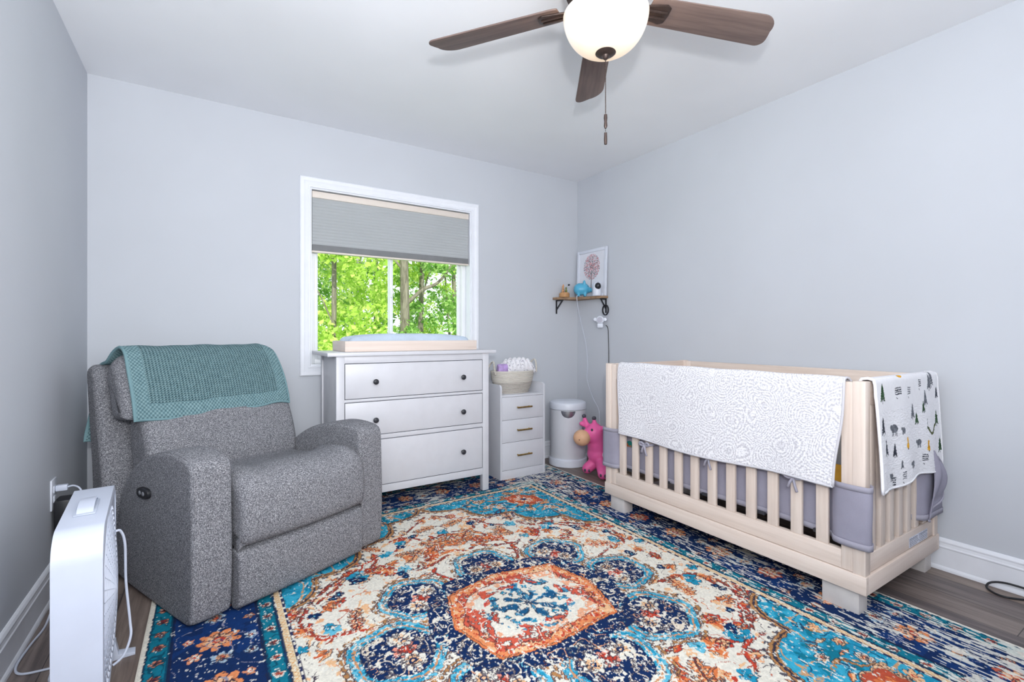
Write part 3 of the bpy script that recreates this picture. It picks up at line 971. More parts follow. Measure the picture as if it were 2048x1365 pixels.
# ================================================================== PINK HOPPER TOY
def blob(name, balls, voxel, mat, parent, loc=(0, 0, 0), smooth_it=6):
    """one continuous body: overlapping ellipsoids fused and smoothed"""
    mb = MB()
    for c, r in balls:
        mb.ball(c, r, 20)
    me = bpy.data.meshes.new(name)
    mb.b.to_mesh(me); mb.b.free()
    o = finish(name, me, mat, parent, True, 0)
    md = o.modifiers.new('fuse', 'REMESH'); md.mode = 'VOXEL'; md.voxel_size = voxel; md.use_smooth_shade = True
    ms = o.modifiers.new('soften', 'SMOOTH'); ms.factor = 0.6; ms.iterations = smooth_it
    o.location = loc
    return o
def between(a, b, ra, rb, n=6):
    a, b = Vector(a), Vector(b)
    return [(a.lerp(b, i / n), ra + (rb - ra) * i / n) for i in range(n + 1)]
M_PINK = plain('pink_rubber', (238, 100, 166), 0.45, var=0.03)
ty = thing('hopper_toy', 'pink inflatable animal hopper toy with tan muzzle at the far end of the crib', 'toy', (2.50, 2.72, 0.0))
O_ = Vector((2.50, 2.72, 0.0))
W = lambda x, y, z: Vector((x, y, z)) - O_
balls = between(W(2.455, 2.705, 0.325), W(2.452, 2.712, 0.300), 0.070, 0.072, 2)
balls += between(W(2.465, 2.71, 0.29), W(2.52, 2.72, 0.17), 0.068, 0.088, 5)
balls += between(W(2.51, 2.72, 0.155), W(2.60, 2.725, 0.125), 0.088, 0.092, 5)
balls += between(W(2.49, 2.735, 0.09), W(2.425, 2.752, 0.045), 0.046, 0.040, 4)
balls += between(W(2.49, 2.67, 0.10), W(2.425, 2.58, 0.044), 0.046, 0.041, 5)
balls += between(W(2.62, 2.76, 0.09), W(2.64, 2.80, 0.042), 0.045, 0.040, 4)
balls += between(W(2.62, 2.67, 0.09), W(2.63, 2.60, 0.042), 0.045, 0.040, 4)
balls += [(W(2.40, 2.716, 0.302), 0.055)]
balls += between(W(2.423, 2.755, 0.375), W(2.418, 2.775, 0.418), 0.020, 0.017, 4)
balls += between(W(2.456, 2.700, 0.375), W(2.452, 2.705, 0.408), 0.020, 0.017, 4)
balls += between(W(2.42, 2.76, 0.368), W(2.398, 2.79, 0.382), 0.017, 0.018, 4)
balls += between(W(2.468, 2.665, 0.36), W(2.470, 2.625, 0.365), 0.017, 0.020, 4)
blob('toy_body', balls, 0.0065, M_PINK, ty, smooth_it=8)
mz = MB().ball(W(2.345, 2.722, 0.292), (0.062, 0.066, 0.060), 28).build('muzzle', plain('tan_rubber', (224, 176, 140), 0.5, var=0.02), ty, True, 0)
for y in (-0.018, 0.018):
    MB().ball(W(2.291, 2.706 + y, 0.285 - y * .2), 0.0045, 10).build('nostril', plain('dark_nostril', (120, 70, 60), 0.6), mz, True, 0)
M_HORN = plain('dark_grey_rubber', (72, 70, 82), 0.5)
for p in (W(2.416, 2.780, 0.440), W(2.452, 2.708, 0.430)):
    MB().ball(p, 0.0165, 16).build('horn_tip', M_HORN, ty, True, 0)
for p in (W(2.401, 2.674, 0.352), W(2.392, 2.762, 0.352)):
    MB().ball(p, (0.008, 0.010, 0.011), 14).build('eye', M_HORN, ty, True, 0)
for p in (W(2.393, 2.72, 0.040), W(2.397, 2.552, 0.042)):
    for s in (-0.016, 0.014):
        MB().ball(p + Vector((0.002 + s * 0.5, -s, 0)), (0.006, 0.010, 0.012), 12).build('hoof_mark', M_HORN, ty, True, 0)
MB().ball(W(2.49, 2.635, 0.165), (0.022, 0.006, 0.024), 16).build('side_spot', plain('pale_pink_rubber', (250, 214, 230), 0.5), ty, True, 0)

# ================================================================== CORNER SHELF AND WHAT STANDS ON IT
SZ = 1.366
cs = thing('corner_shelf', 'rustic brown wooden corner shelf on black brackets', 'shelf', (XR, YB, SZ))
edge = catmull([Vector(p) for p in ((-0.278, -0.055, 0), (-0.235, -0.075, 0), (-0.165, -0.13, 0), (-0.115, -0.215, 0), (-0.085, -0.31, 0), (-0.062, -0.392, 0))], 6)
poly = [(-0.001, -0.001), (-0.280, -0.001)] + [(p.x, p.y) for p in edge] + [(-0.001, -0.394)]
MB().prism(poly, 0, 0.02, 'z', 0.0025).build('shelf_board', M_SHELF, cs)
def bracket(along):
    mb = MB()
    D = 0.10
    def bar(a, b):
        mb.tube([a, b], 0.0065, 4)
    if along == 'y':      # on the back wall, arm toward the room
        x = -0.243
        bar((x, -0.007, -0.002), (x, -0.007, -0.122)); bar((x, -0.007, -0.007), (x, -D, -0.007)); bar((x, -0.009, -0.085), (x, -D + 0.012, -0.012))
    else:
        y = -0.374
        bar((-0.007, y, -0.002), (-0.007, y, -0.122)); bar((-0.007, y, -0.007), (-D + .03, y, -0.007)); bar((-0.009, y, -0.085), (-D + 0.04, y, -0.012))
    mb.build('bracket', M_BLACKPL, cs, False)
bracket('y'); bracket('x')
ST = SZ + 0.02 + 0.0006

pf = thing('picture_frame', 'white framed picture of a round dotted tree leaning on the corner shelf', 'picture', (2.776, 3.106, ST), 0)
fw, fh = 0.186, 0.414
tilt = Matrix.Rotation(math.radians(2.2), 4, 'Y')
mb = MB()
for (a, b, c, d) in ((-fw, -fw + 0.026, 0, fh), (fw - 0.026, fw, 0, fh), (-fw + .026, fw - .026, 0, 0.026), (-fw + .026, fw - .026, fh - 0.026, fh)):
    mb.box(-0.009, 0.009, a, b, c, d, 0.003)
o = mb.build('frame', M_WHITEPL, pf); o.data.transform(tilt)
o = MB().box(0.0, 0.004, -fw + 0.026, fw - 0.026, 0.026, fh - 0.026, 0).build('mat_board', plain('mat_paper', (226, 228, 236), 0.6, var=0.005), pf, False); o.data.transform(tilt)
def dots_mat():
    N = Nodes('dotted_tree_print')
    g = N.n('ShaderNodeNewGeometry')
    col = N.ramp(g.outputs['Random Per Island'], [(0.0, (198, 120, 130)), (0.25, (222, 168, 172)), (0.45, (110, 110, 118)), (0.65, (168, 70, 84)), (0.82, (150, 160, 168)), (0.95, (90, 80, 88))], 'CONSTANT')
    N.bsdf(col, 0.7)
    return N.m
mb = MB()
rng = random.Random(3)
for ring in range(1, 13):
    rr = ring / 12
    for k in range(int(6 + ring * 3.6)):
        a = 2 * PI * (k + rng.random() * 0.5) / int(6 + ring * 3.6)
        dy, dz = 0.098 * rr * math.cos(a), 0.108 * rr * math.sin(a)
        sz = 0.0035 + 0.0022 * rng.random()
        vs = [mb.b.verts.new((-0.0006, dy + sz * math.cos(2 * PI * q / 7), 0.262 + dz + sz * math.sin(2 * PI * q / 7))) for q in range(7)]
        mb.b.faces.new(vs)
o = mb.build('tree_print', dots_mat(), pf, False); o.data.transform(tilt)
mb = MB().prism([(-0.006, 0.045), (0.006, 0.045), (0.004, 0.19), (0.022, 0.225), (0.003, 0.21), (0.0, 0.24), (-0.003, 0.21), (-0.024, 0.225), (-0.004, 0.19)], -0.0012, -0.0004, 'x')
o = mb.build('trunk_print', plain('grey_print', (140, 136, 140), 0.7), pf, False); o.data.transform(tilt)

M_PIG = plain('turquoise_glaze', (86, 176, 210), 0.3, var=0.03)
pg = thing('piggy_bank', 'turquoise piggy bank standing on the corner shelf', 'piggy bank', (2.688, 3.12, ST))
fd = Vector((0.80, -0.6, 0)).normalized(); sd = Vector((0.6, 0.8, 0))
def PG(a, b, c): return fd * a + sd * b + Vector((0, 0, c))
balls = between(PG(-0.018, 0, 0.064), PG(0.014, 0, 0.066), 0.053, 0.051, 3) + between(PG(0.02, 0, 0.066), PG(0.055, 0, 0.058), 0.036, 0.026, 3)
for a in (-0.03, 0.026):
    for b in (-0.026, 0.026):
        balls += between(PG(a, b, 0.04), PG(a, b, 0.012), 0.015, 0.0125, 3)
for b in (-0.026, 0.026):
    balls += between(PG(0.020, b, 0.104), PG(0.018, b * 1.2, 0.130), 0.015, 0.009, 3)
blob('pig_body', balls, 0.004, M_PIG, pg, smooth_it=4)
for b in (-0.024, 0.024):
    MB().ball(PG(0.046, b * 1.2, 0.086), 0.0046, 10).build('eye', M_BLACKPL, pg, True, 0)
MB().lathe([(0, 0), (0.017, 0), (0.018, 0.004), (0.016, 0.008), (0, 0.008)], 18, Matrix.Translation(PG(0.076, 0, 0.056)) @ fd.to_track_quat('Z', 'Y').to_matrix().to_4x4()).build('snout', M_PIG, pg)

cm = thing('baby_camera', 'white baby monitor camera with a black face on the shelf before the picture', 'camera', (2.735, 2.985, ST))
MB().lathe([(0, 0), (0.036, 0), (0.038, 0.004), (0.035, 0.05), (0.034, 0.088), (0.029, 0.106), (0.016, 0.118), (0, 0.121)], 32).build('camera_body', M_WHITEPL, cm)
MB().ball((-0.008, -0.020, 0.080), (0.026, 0.026, 0.030), 26).build('camera_head', M_BLACKPL, cm, True, 0)
MB().lathe([(0, 0), (0.008, 0), (0.008, 0.003), (0, 0.003)], 14, Matrix.Translation((-0.0225, -0.0405, 0.083)) @ Vector((-0.58, -0.81, 0.05)).to_track_quat('Z', 'Y').to_matrix().to_4x4()).build('lens', plain('lens_grey', (70, 72, 80), 0.15), cm)

ca = thing('wooden_carousel', 'small wooden music box with tiny figures at the left end of the corner shelf', 'music box', (2.598, 3.245, ST), 0.4)
M_BEECH = wood('light_beech', [(0.3, (176, 128, 84)), (0.6, (206, 160, 112)), (0.8, (222, 182, 138))], 'x', 40, 0.2)
MB().lathe([(0, 0), (0.043, 0), (0.045, 0.003), (0.045, 0.033), (0.043, 0.036), (0, 0.036)], 36).build('drum', M_BEECH, ca)
MB().lathe([(0.032, 0.0365), (0.036, 0.0365), (0.036, 0.041), (0, 0.041)], 36).build('turntable', M_BEECH, ca)
for (x, y, h, c1, nm) in ((-0.024, 0.004, 0.052, (196, 150, 110), 'bear_figure'), (0.0, 0.016, 0.03, (84, 92, 60), 'shrub_figure'), (0.02, -0.006, 0.05, (112, 120, 58), 'tree_figure'), (0.013, 0.018, 0.075, (206, 150, 104), 'balloon_figure')):
    M1 = plain(nm + '_paint', c1, 0.5, var=0.18, scale=90)
    f = MB().lathe([(0, 0), (0.008, 0), (0.0105, h * 0.3), (0.006, h * 0.55), (0.0075, h * 0.75), (0.0045, h * 0.95), (0, h)], 14, Matrix.Translation((x, y, 0.041)))
    if nm == 'bear_figure':
        f.ball((x - 0.007, y, 0.041 + h), 0.004, 8).ball((x + 0.007, y, 0.041 + h), 0.004, 8)
    f.build(nm, M1, ca, True, 0)
hk = thing('wall_hook', 'tiny black hook on the back wall left of the picture', 'hook', (2.70, YB, 1.505))
MB().lathe([(0, 0), (0.007, 0), (0.008, 0.004), (0.004, 0.012), (0.006, 0.016), (0, 0.018)], 14, Matrix.Rotation(PI / 2, 4, 'X')).build('hook_body', M_BLACKPL, hk)

gd = thing('sound_machine', 'small white round eared gadget plugged in below the corner shelf', 'gadget', (XR - 0.042, 2.972, 1.185), math.radians(42))
Rx = Matrix.Rotation(-PI / 2, 4, 'Y')
MB().lathe([(0, 0), (0.030, 0), (0.034, 0.006), (0.034, 0.030), (0.028, 0.038), (0, 0.040)], 28, Rx).build('gadget_body', M_WHITEPL, gd)
MB().lathe([(0, 0.040), (0.023, 0.040), (0.024, 0.0425), (0, 0.044)], 28, Rx).build('round_face', plain('grey_face', (176, 176, 190), 0.4), gd)
for s in (-1, 1):
    MB().lathe([(0, 0.004), (0.014, 0.004), (0.017, 0.012), (0.014, 0.028), (0, 0.030)], 18, Matrix.Translation((0, s * 0.040, 0.004)) @ Rx).build('ear', M_WHITEPL, gd)
MB().box(-0.034, -0.0, -0.026, 0.024, -0.066, -0.028, 0.008).build('plug_block', M_WHITEPL, gd)
MB().box(-0.004, 0.0455, -0.012, 0.012, -0.056, -0.034, 0.002).build('wall_plug', M_WHITEPL, gd)
ck = thing('black_cord', 'thin black cord coiled at the shelf bracket and running down behind the crib', 'cord', (XR - 0.02, 2.93, 1.26))
mb = MB()
for k in range(3):
    mb.tube([(-0.004 * k, 0.0 + 0.033 * math.cos(2 * PI * i / 24), 0.008 + 0.042 * math.sin(2 * PI * i / 24)) for i in range(24)], 0.004, 6, closed=True)
mb.build('cord_coil', M_BLACKPL, ck, True, 0)
MB().tube([(0.012, 0.012, -0.12), (0.012, -0.012, -0.145), (0.014, -0.016, -0.25), (0.014, -0.02, -0.44), (0.014, -0.012, -0.75)], 0.0028, 6, smooth=6).build('cord_run', M_BLACKPL, ck, True, 0)
wc = thing('white_cord', 'thin white cord hanging from the corner shelf down past the trash can', 'cord', (2.786, 3.2, 1.36))
pts = [(2.66, 3.125, 1.3905), (2.628, 3.112, 1.3895), (2.622, 3.108, 1.36), (2.65, 3.12, 1.27), (2.72, 3.17, 1.17), (2.785, 3.178, 0.974), (2.787, 3.159, 0.80), (2.787, 3.165, 0.668), (2.787, 3.094, 0.523), (2.787, 3.019, 0.425), (2.784, 3.0, 0.299), (2.78, 2.95, 0.20), (2.77, 2.90, 0.05)]
MB().tube([Vector(p) - Vector((2.786, 3.2, 1.36)) for p in pts], 0.0026, 6, smooth=8).build('cord_run', M_WHITEPL, wc, True, 0)
rc = thing('charging_cable', 'black cable loop lying on the wood floor by the right baseboard', 'cable', (2.74, 0.53, 0.0))
pts = [(2.779, 0.30, 0.03), (2.777, 0.42, 0.036), (2.776, 0.50, 0.038), (2.774, 0.57, 0.036), (2.766, 0.612, 0.022), (2.742, 0.618, 0.007), (2.712, 0.590, 0.0045), (2.708, 0.555, 0.0045), (2.728, 0.525, 0.0045), (2.752, 0.490, 0.006), (2.762, 0.43, 0.0045), (2.764, 0.34, 0.0045)]
MB().tube([Vector(p) - Vector((2.74, 0.53, 0.0)) for p in pts], 0.0042, 8, smooth=8).build('cable_run', M_BLACKPL, rc, True, 0)

# ================================================================== CRIB
XF, XBk, YN, YFr = 2.040, 2.768, 0.784, 2.148
crib = thing('baby_crib', 'pale whitewashed wooden baby crib along the right wall', 'crib', (2.40, 1.466, 0))
def cb(name, x0, x1, y0, y1, z0, z1, m, bev=0.0025, parent=None):
    o = MB().box(x0 - 2.40, x1 - 2.40, y0 - 1.466, y1 - 1.466, z0, z1, bev).build(name, m, crib)
    return o
PW = 0.042
for (x0, y0) in ((XF, YN), (XF, YFr - PW), (XBk - PW, YN), (XBk - PW, YFr - PW)):
    cb('corner_post', x0, x0 + PW, y0, y0 + PW, 0.165, 0.888, M_CRIB_Z)
def side(xa, xb):
    cb('stile', xa, xb, YN + PW, YN + PW + 0.040, 0.168, 0.884, M_CRIB_Z, 0.0015)
    cb('stile', xa, xb, YFr - PW - 0.040, YFr - PW, 0.168, 0.884, M_CRIB_Z, 0.0015)
    a, b = YN + PW + 0.040, YFr - PW - 0.040
    cb('top_rail', xa, xb, a, b, 0.797, 0.884, M_CRIB_Y, 0.002)
    cb('bottom_rail', xa, xb, a, b, 0.168, 0.240, M_CRIB_Y, 0.002)
    for i in range(12):
        yc = 0.936 + 0.0983 * i
        cb('slat', xa + 0.003, xb - 0.006, yc - 0.0225, yc + 0.0225, 0.240, 0.797, M_CRIB_Z, 0.003)
side(XF + 0.004, XF + 0.030)
side(XBk - 0.030, XBk - 0.004)
def end(ya, yb):
    a, b = XF + PW, XBk - PW
    cb('top_rail', a, b, ya, yb, 0.797, 0.886, M_CRIB_X, 0.002)
    cb('bottom_rail', a, b, ya, yb, 0.168, 0.238, M_CRIB_X, 0.002)
    for i in range(7):
        xc = 2.132 + 0.0855 * i
        cb('slat', xc - 0.021, xc + 0.021, ya + 0.003, yb - 0.003, 0.238, 0.797, M_CRIB_Z, 0.003)
end(YN + 0.006, YN + 0.030)
end(YFr - 0.030, YFr - 0.006)
bo = 0.004
cb('base_rail', XF - bo, XF + 0.016, YN - bo, YFr + bo, 0.098, 0.166, M_CRIB_Y, 0.002)
cb('base_rail', XBk - 0.016, XBk + bo, YN - bo, YFr + bo, 0.098, 0.166, M_CRIB_Y, 0.002)
cb('base_rail', XF + 0.016, XBk - 0.016, YN - bo, YN + 0.016, 0.098, 0.166, M_CRIB_X, 0.002)
cb('base_rail', XF + 0.016, XBk - 0.016, YFr - 0.016, YFr + bo, 0.098, 0.166, M_CRIB_X, 0.002)
for (x0, x1, y0, y1, z) in ((2.058, 2.128, 0.812, 0.940, RUGZ), (2.058, 2.128, 2.012, 2.122, RUGZ), (2.690, 2.762, 0.806, 0.880, 0.0), (2.690, 2.762, 2.03, 2.12, 0.0)):
    cb('foot', x0, x1, y0, y1, z + 0.0004, 0.104, M_TOE, 0.0015)
mb = MB()
for i in range(5):
    y = 0.95 + 0.26 * i - 1.466
    mb.box(-0.33, 0.33, y - 0.03, y + 0.03, 0.262, 0.276, 0.002)
mb.build('mattress_support', M_BLACK, crib)
MB().prism([(0.062, 0.171), (0.262, 0.171), (0.262, 0.212), (0.062, 0.212)], YN + 0.0052 - 1.466, YN + 0.006 - 1.466, 'y').build('warning_label', plain('pale_label', (205, 208, 220), 0.6, var=0.12, scale=120), crib, False)
lb = bpy.data.objects['warning_label']
mb = MB()
rng = random.Random(11)
for r_ in range(5):
    z = 0.207 - 0.0072 * r_
    x = 0.068
    while x < 0.252:
        w = 0.006 + 0.012 * rng.random()
        if not (0.145 < x < 0.155):
            mb.box(x, min(x + w, 0.256), YN + 0.0046 - 1.466, YN + 0.0052 - 1.466, z - (0.0042 if r_ == 0 else 0.0022), z, 0)
        x += w + 0.004
mb.build('label_print', plain('label_grey_print', (138, 142, 158), 0.6), lb, False)

mt = thing('crib_mattress', 'mattress with a mustard yellow sheet inside the crib', 'mattress', (2.40, 1.466, 0.277))
MB().box(-0.30, 0.33, -0.632, 0.632, 0, 0.125, 0.03, 4).build('mattress_body', M_SHEET, mt)
tcloth = thing('teal_cloth', 'teal and orange cloth piled inside the far end of the crib', 'cloth', (2.16, 2.0, 0.4025))
def pile(s, t):
    a, b = s - 0.5, t - 0.5
    e = max(0, 1 - (2 * a) ** 4) * max(0, 1 - (2 * b) ** 4)
    return (0.16 * a, 0.2 * b, 0.14 * e * (0.8 + 0.2 * math.sin(9 * a + 14 * b)) + 0.001)
def pile_mat():
    N = Nodes('teal_orange_cloth')
    f = N.noise(N.coord(), 14, 2)
    N.bsdf(N.ramp(f, [(0.45, (26, 118, 112)), (0.52, (220, 110, 50))]), 0.9)
    return N.m
sheet('cloth_folds', pile, 24, 24, pile_mat(), tcloth, 0.004)

# mesh liners: weave outside the corner posts and inside the slats
def ribbon(name, pts, z0, z1, mat, parent, nv=6, sag=0.0, wave=0.004, k=8, org=(0, 0, 0)):
    f, Lg = polyline(pts, k)
    nu = max(24, int(Lg / 0.02))
    def fn(s, t):
        x, y = f(s)
        z = z0 + (z1 - z0) * t
        w = wave * math.sin(27 * s * Lg + 4 * t) * math.sin(PI * t)
        return (x - org[0] + w, y - org[1] + w, z - org[2] - sag * math.sin(9 * s * Lg) * 0.5)
    return sheet(name, fn, nu, nv, mat, parent, 0.003)
ln = thing('crib_liner', 'grey mesh liner woven along the long front side of the crib', 'crib liner', (2.03, 1.466, 0.28))
LP = [(2.092, 0.806), (2.074, 0.776), (2.036, 0.768), (2.030, 0.80), (2.031, 0.86), (2.044, 0.893), (2.078, 0.915), (2.084, 0.98), (2.084, 1.2), (2.085, 1.5), (2.084, 1.8), (2.084, 1.98), (2.076, 2.03), (2.042, 2.052), (2.029, 2.08), (2.028, 2.13), (2.034, 2.163), (2.075, 2.158), (2.092, 2.126)]
og = (2.03, 1.466, 0.28)
ribbon('liner_fabric', LP, 0.272, 0.500, M_MESH, ln, 8, 0.006, 0.003, org=og)
for (a, b) in ((0.268, 0.291), (0.482, 0.503)):
    off = [(p[0] - 0.0025 if p[1] > .79 else p[0], p[1] - 0.0025 if p[1] < 0.81 else p[1]) for p in LP]
    ribbon('binding', off, a, b, M_MESHB, ln, 2, 0.006, 0.0, org=og)
for (y, z) in ((1.824, 0.455), (1.428, 0.474), (1.0325, 0.478)):
    y0 = y - og[1]; x0 = 2.030 - og[0]; z -= og[2]
    mb = MB()
    mb.tube([(x0 + 0.055, y0 + 0.03, z + 0.004), (x0 + 0.012, y0 + 0.03, z), (x0 - 0.001, y0 + 0.012, z - 0.002), (x0 - 0.004, y0, z), (x0 - 0.001, y0 - 0.012, z), (x0 + 0.012, y0 - 0.029, z + 0.002), (x0 + 0.055, y0 - 0.03, z + 0.004)], 0.0072, 6, smooth=4)
    mb.tube([(x0 - 0.006, y0, z), (x0 - 0.012, y0 + 0.022, z + 0.012), (x0 - 0.012, y0 + 0.034, z + 0.002), (x0 - 0.008, y0 + 0.018, z - 0.006), (x0 - 0.006, y0, z)], 0.0061, 6, smooth=4)
    mb.tube([(x0 - 0.006, y0, z), (x0 - 0.012, y0 - 0.02, z + 0.014), (x0 - 0.012, y0 - 0.034, z + 0.006), (x0 - 0.008, y0 - 0.018, z - 0.004), (x0 - 0.006, y0, z)], 0.0061, 6, smooth=4)
    mb.tube([(x0 - 0.008, y0, z), (x0 - 0.012, y0 - 0.008, z - 0.03), (x0 - 0.007, y0 - 0.014, z - 0.058)], 0.0055, 6, smooth=4)
    mb.tube([(x0 - 0.008, y0, z), (x0 - 0.013, y0 + 0.012, z - 0.025), (x0 - 0.007, y0 + 0.022, z - 0.045)], 0.0055, 6, smooth=4)
    mb.build('tie_bow', M_MESHB, ln, True, 0)
le = thing('crib_end_liner', 'grey mesh liner with a loose folded flap at the near short end of the crib', 'crib liner', (2.45, 0.80, 0.28))
og = (2.45, 0.80, 0.28)
EP = [(2.110, 0.835), (2.16, 0.828), (2.30, 0.827), (2.45, 0.828), (2.52, 0.824), (2.548, 0.80), (2.566, 0.775), (2.62, 0.768), (2.68, 0.770), (2.735, 0.770), (2.776, 0.772), (2.786, 0.80), (2.786, 0.86)]
ribbon('liner_fabric', EP, 0.272, 0.520, M_MESH, le, 8, 0.004, 0.003, org=og)
for (a, b) in ((0.268, 0.291), (0.502, 0.523)):
    ribbon('binding', [(p[0], p[1] - 0.003) for p in EP], a, b, M_MESHB, le, 2, 0.004, 0.0, org=og)
def flap(s, t):
    x = 2.60 + 0.165 * s * (0.35 + 0.65 * t) + 0.012 * math.sin(5 * t)
    z = 0.575 - 0.31 * t + 0.16 * s * (t - 0.25)
    y = 0.762 - 0.035 * math.sin(PI * s) * math.sin(PI * min(1, t * 1.1)) - 0.012 * math.sin(7 * s + 3 * t)
    return (x - og[0], y - og[1], z - og[2])
sheet('loose_flap', flap, 20, 24, M_MESH, le, 0.003)
mb = MB(); mb.tube([flap(1, t / 20) for t in range(21)], 0.005, 6); mb.tube([flap(s / 12, 1) for s in range(13)], 0.005, 6)
mb.build('flap_binding', M_MESHB, le, True, 0)

# blankets over the crib rails
path, pl1 = polyline([(2.0165, 0.480), (2.018, 0.60), (2.021, 0.75), (2.0235, 0.86), (2.030, 0.894), (2.045, 0.899), (2.066, 0.8965), (2.0835, 0.885), (2.088, 0.84), (2.088, 0.74)], 8)
mk = thing('plush_blanket', 'white and grey swirl print plush blanket hung over the long front rail of the crib', 'blanket', (2.03, 1.44, 0.88))
def mink(s, t):
    x, z = path(t)
    d = max(0, 1 - t / 0.62)
    y = 0.846 + 1.178 * s + d * (0.034 - 0.058 * s) + 0.004 * math.sin(11 * t + 3 * s)
    x -= (0.0035 + 0.0065 * d) * (1 + math.sin(15 * s + 1.2 * math.sin(6 * s))) * 0.6 * d ** 0.5 if d > 0 else 0
    z += d * (0.008 * math.sin(7.5 * s + 0.5) + 0.006 * (s - 0.5))
    if 0.6 < t < 0.8: z += 0.0015 * math.sin(24 * s)
    return (x - 2.03, y - 1.44, z - 0.88)
sheet('plush_fabric', mink, 120, 60, M_PLUSH, mk, 0.006, uvs=(1.178, pl1))
mb = MB(); ed = [mink(s / 60, 0) for s in range(61)] + [mink(1, t / 30) for t in range(1, 31)]
mb.tube(ed, 0.0055, 8); mb.tube([mink(0, t / 30) for t in range(31)], 0.005, 8)
mb.build('rolled_hem', M_PLUSH, mk, True, 0)

# printed muslin on the near end rail: motifs inked on a fine mesh
path2, pl2 = polyline([(0.762, 0.474), (0.764, 0.60), (0.768, 0.75), (0.770, 0.86), (0.776, 0.893), (0.790, 0.898), (0.812, 0.896), (0.822, 0.885), (0.826, 0.83), (0.826, 0.76)], 8)
MX0, MX1 = 2.086, 2.712
def mus_pt(s, t):
    y, z = path2(t)
    d = max(0, 1 - t / 0.6)
    x = MX0 + (MX1 - MX0) * s + d * (-0.016 + 0.05 * s)
    y -= d ** 0.6 * (0.006 + 0.006 * math.sin(17 * s + 0.6 + 2 * t)) if d > 0 else 0
    if s < 0.12: y -= 0.012 * (1 - s / 0.12) * d
    z += d * (0.007 * math.sin(12 * s + 1) + 0.012 * s)
    return (x - 2.40, y - 0.79, z - 0.88)
ml = thing('muslin_blanket', 'white muslin blanket printed with pine trees and animals over the near crib end', 'blanket', (2.40, 0.79, 0.88))
NU, NV = 300, 340
ss, tt = np.meshgrid(np.linspace(0, 1, NU), np.linspace(0, 1, NV))
PX = np.zeros((NV, NU)); PY = PX.copy(); PZ = PX.copy()
rowc = [path2(t) for t in np.linspace(0, 1, NV)]
for j in range(NV):
    for i in range(NU):
        PX[j, i], PY[j, i], PZ[j, i] = mus_pt(ss[j, i], tt[j, i])
U = ss * (MX1 - MX0); Vv = tt * pl2
crk = (vnoise(U, Vv, 0.010, 0.004, 5, 2) - 0.5) * 0.0022
PY += crk * (tt < 0.5)
inkm = np.zeros((NV, NU), dtype=int)
PAL = np.array([(240, 240, 244), (62, 66, 76), (56, 84, 58), (222, 164, 44), (112, 116, 124), (92, 100, 66)], dtype=float)
jit = (vnoise(U, Vv, 0.006, 0.006, 9, 1) - 0.5) * 0.004
UU, VV = U + jit, Vv + jit
def el(cx, cy, rx, ry, k): inkm[((UU - cx) / rx) ** 2 + ((VV - cy) / ry) ** 2 < 1] = k
def ln_(x0, y0, x1, y1, w, k):
    dx, dy = x1 - x0, y1 - y0; L2 = dx * dx + dy * dy
    t = np.clip(((UU - x0) * dx + (VV - y0) * dy) / L2, 0, 1)
    inkm[(UU - x0 - t * dx) ** 2 + (VV - y0 - t * dy) ** 2 < w * w] = k
def pine(x, y, h, k):
    h *= 1.15
    ln_(x, y, x, y + h, 0.0022, 1)
    for q in range(6):
        zz_ = y + h * (0.2 + 0.13 * q); w = h * 0.26 * (1 - q / 7)
        ln_(x - w, zz_ - 0.006, x, zz_ + 0.006, 0.0034, k); ln_(x + w, zz_ - 0.006, x, zz_ + 0.006, 0.0034, k)
def bear(x, y, r, k):
    el(x, y, r, r * 0.62, k); el(x - r * 0.9, y + r * 0.25, r * 0.45, r * 0.4, k)
    for q in (-0.65, -0.3, 0.3, 0.65): ln_(x + q * r, y, x + q * r, y - r * 1.05, 0.0028, k)
def cabin(x, y, w, k):
    for q in range(4): ln_(x - w, y + q * 0.008, x + w, y + q * 0.008, 0.0022, k)
    ln_(x - w * .8, y - 0.012, x - w * .4, y - 0.018, 0.002, k)
for (x, y, h, k) in ((0.055, 0.33, 0.062, 2), (0.045, 0.205, 0.062, 1), (0.072, 0.125, 0.055, 1), (0.155, 0.115, 0.045, 1), (0.205, 0.07, 0.02, 4), (0.335, 0.24, 0.055, 4), (0.372, 0.212, 0.045, 2), (0.44, 0.26, 0.04, 2), (0.465, 0.285, 0.06, 4),
                     (0.52, 0.35, 0.06, 4), (0.545, 0.36, 0.07, 4), (0.585, 0.185, 0.06, 2), (0.605, 0.06, 0.06, 2), (0.60, 0.31, 0.04, 1)):
    pine(x, y, h, k)
for (x, y, r, k) in ((0.155, 0.225, 0.026, 4), (0.225, 0.215, 0.015, 4), (0.385, 0.135, 0.02, 4), (0.30, 0.062, 0.017, 4), (0.12, 0.045, 0.017, 4)):
    bear(x, y, r, k)
for (x, y, w, k) in ((0.20, 0.355, 0.028, 1), (0.43, 0.055, 0.02, 1), (0.305, 0.35, 0.013, 4), (0.42, 0.375, 0.011, 1), (0.145, 0.012, 0.014, 1), (0.22, 0.025, 0.012, 4)):
    cabin(x, y, w, k)
for (x, y) in ((0.255, 0.145), (0.46, 0.105)):
    el(x, y, 0.012, 0.012, 3); ln_(x, y, x, y + 0.03, 0.006, 3); el(x, y - 0.012, 0.005, 0.004, 1)
el(0.235, 0.425, 0.02, 0.008, 3)
for q in range(14):
    a = q / 13
    ln_(0.465 + 0.09 * a, 0.195 - 0.03 * math.sin(PI * a), 0.465 + 0.09 * (a + 0.07), 0.195 - 0.03 * math.sin(PI * min(1, a + 0.07)), 0.006, 5)
ln_(0.465, 0.19, 0.465, 0.23, 0.0018, 2)
mcol = PAL[inkm]
wash = vnoise(U, Vv, 0.012, 0.012, 21, 2)
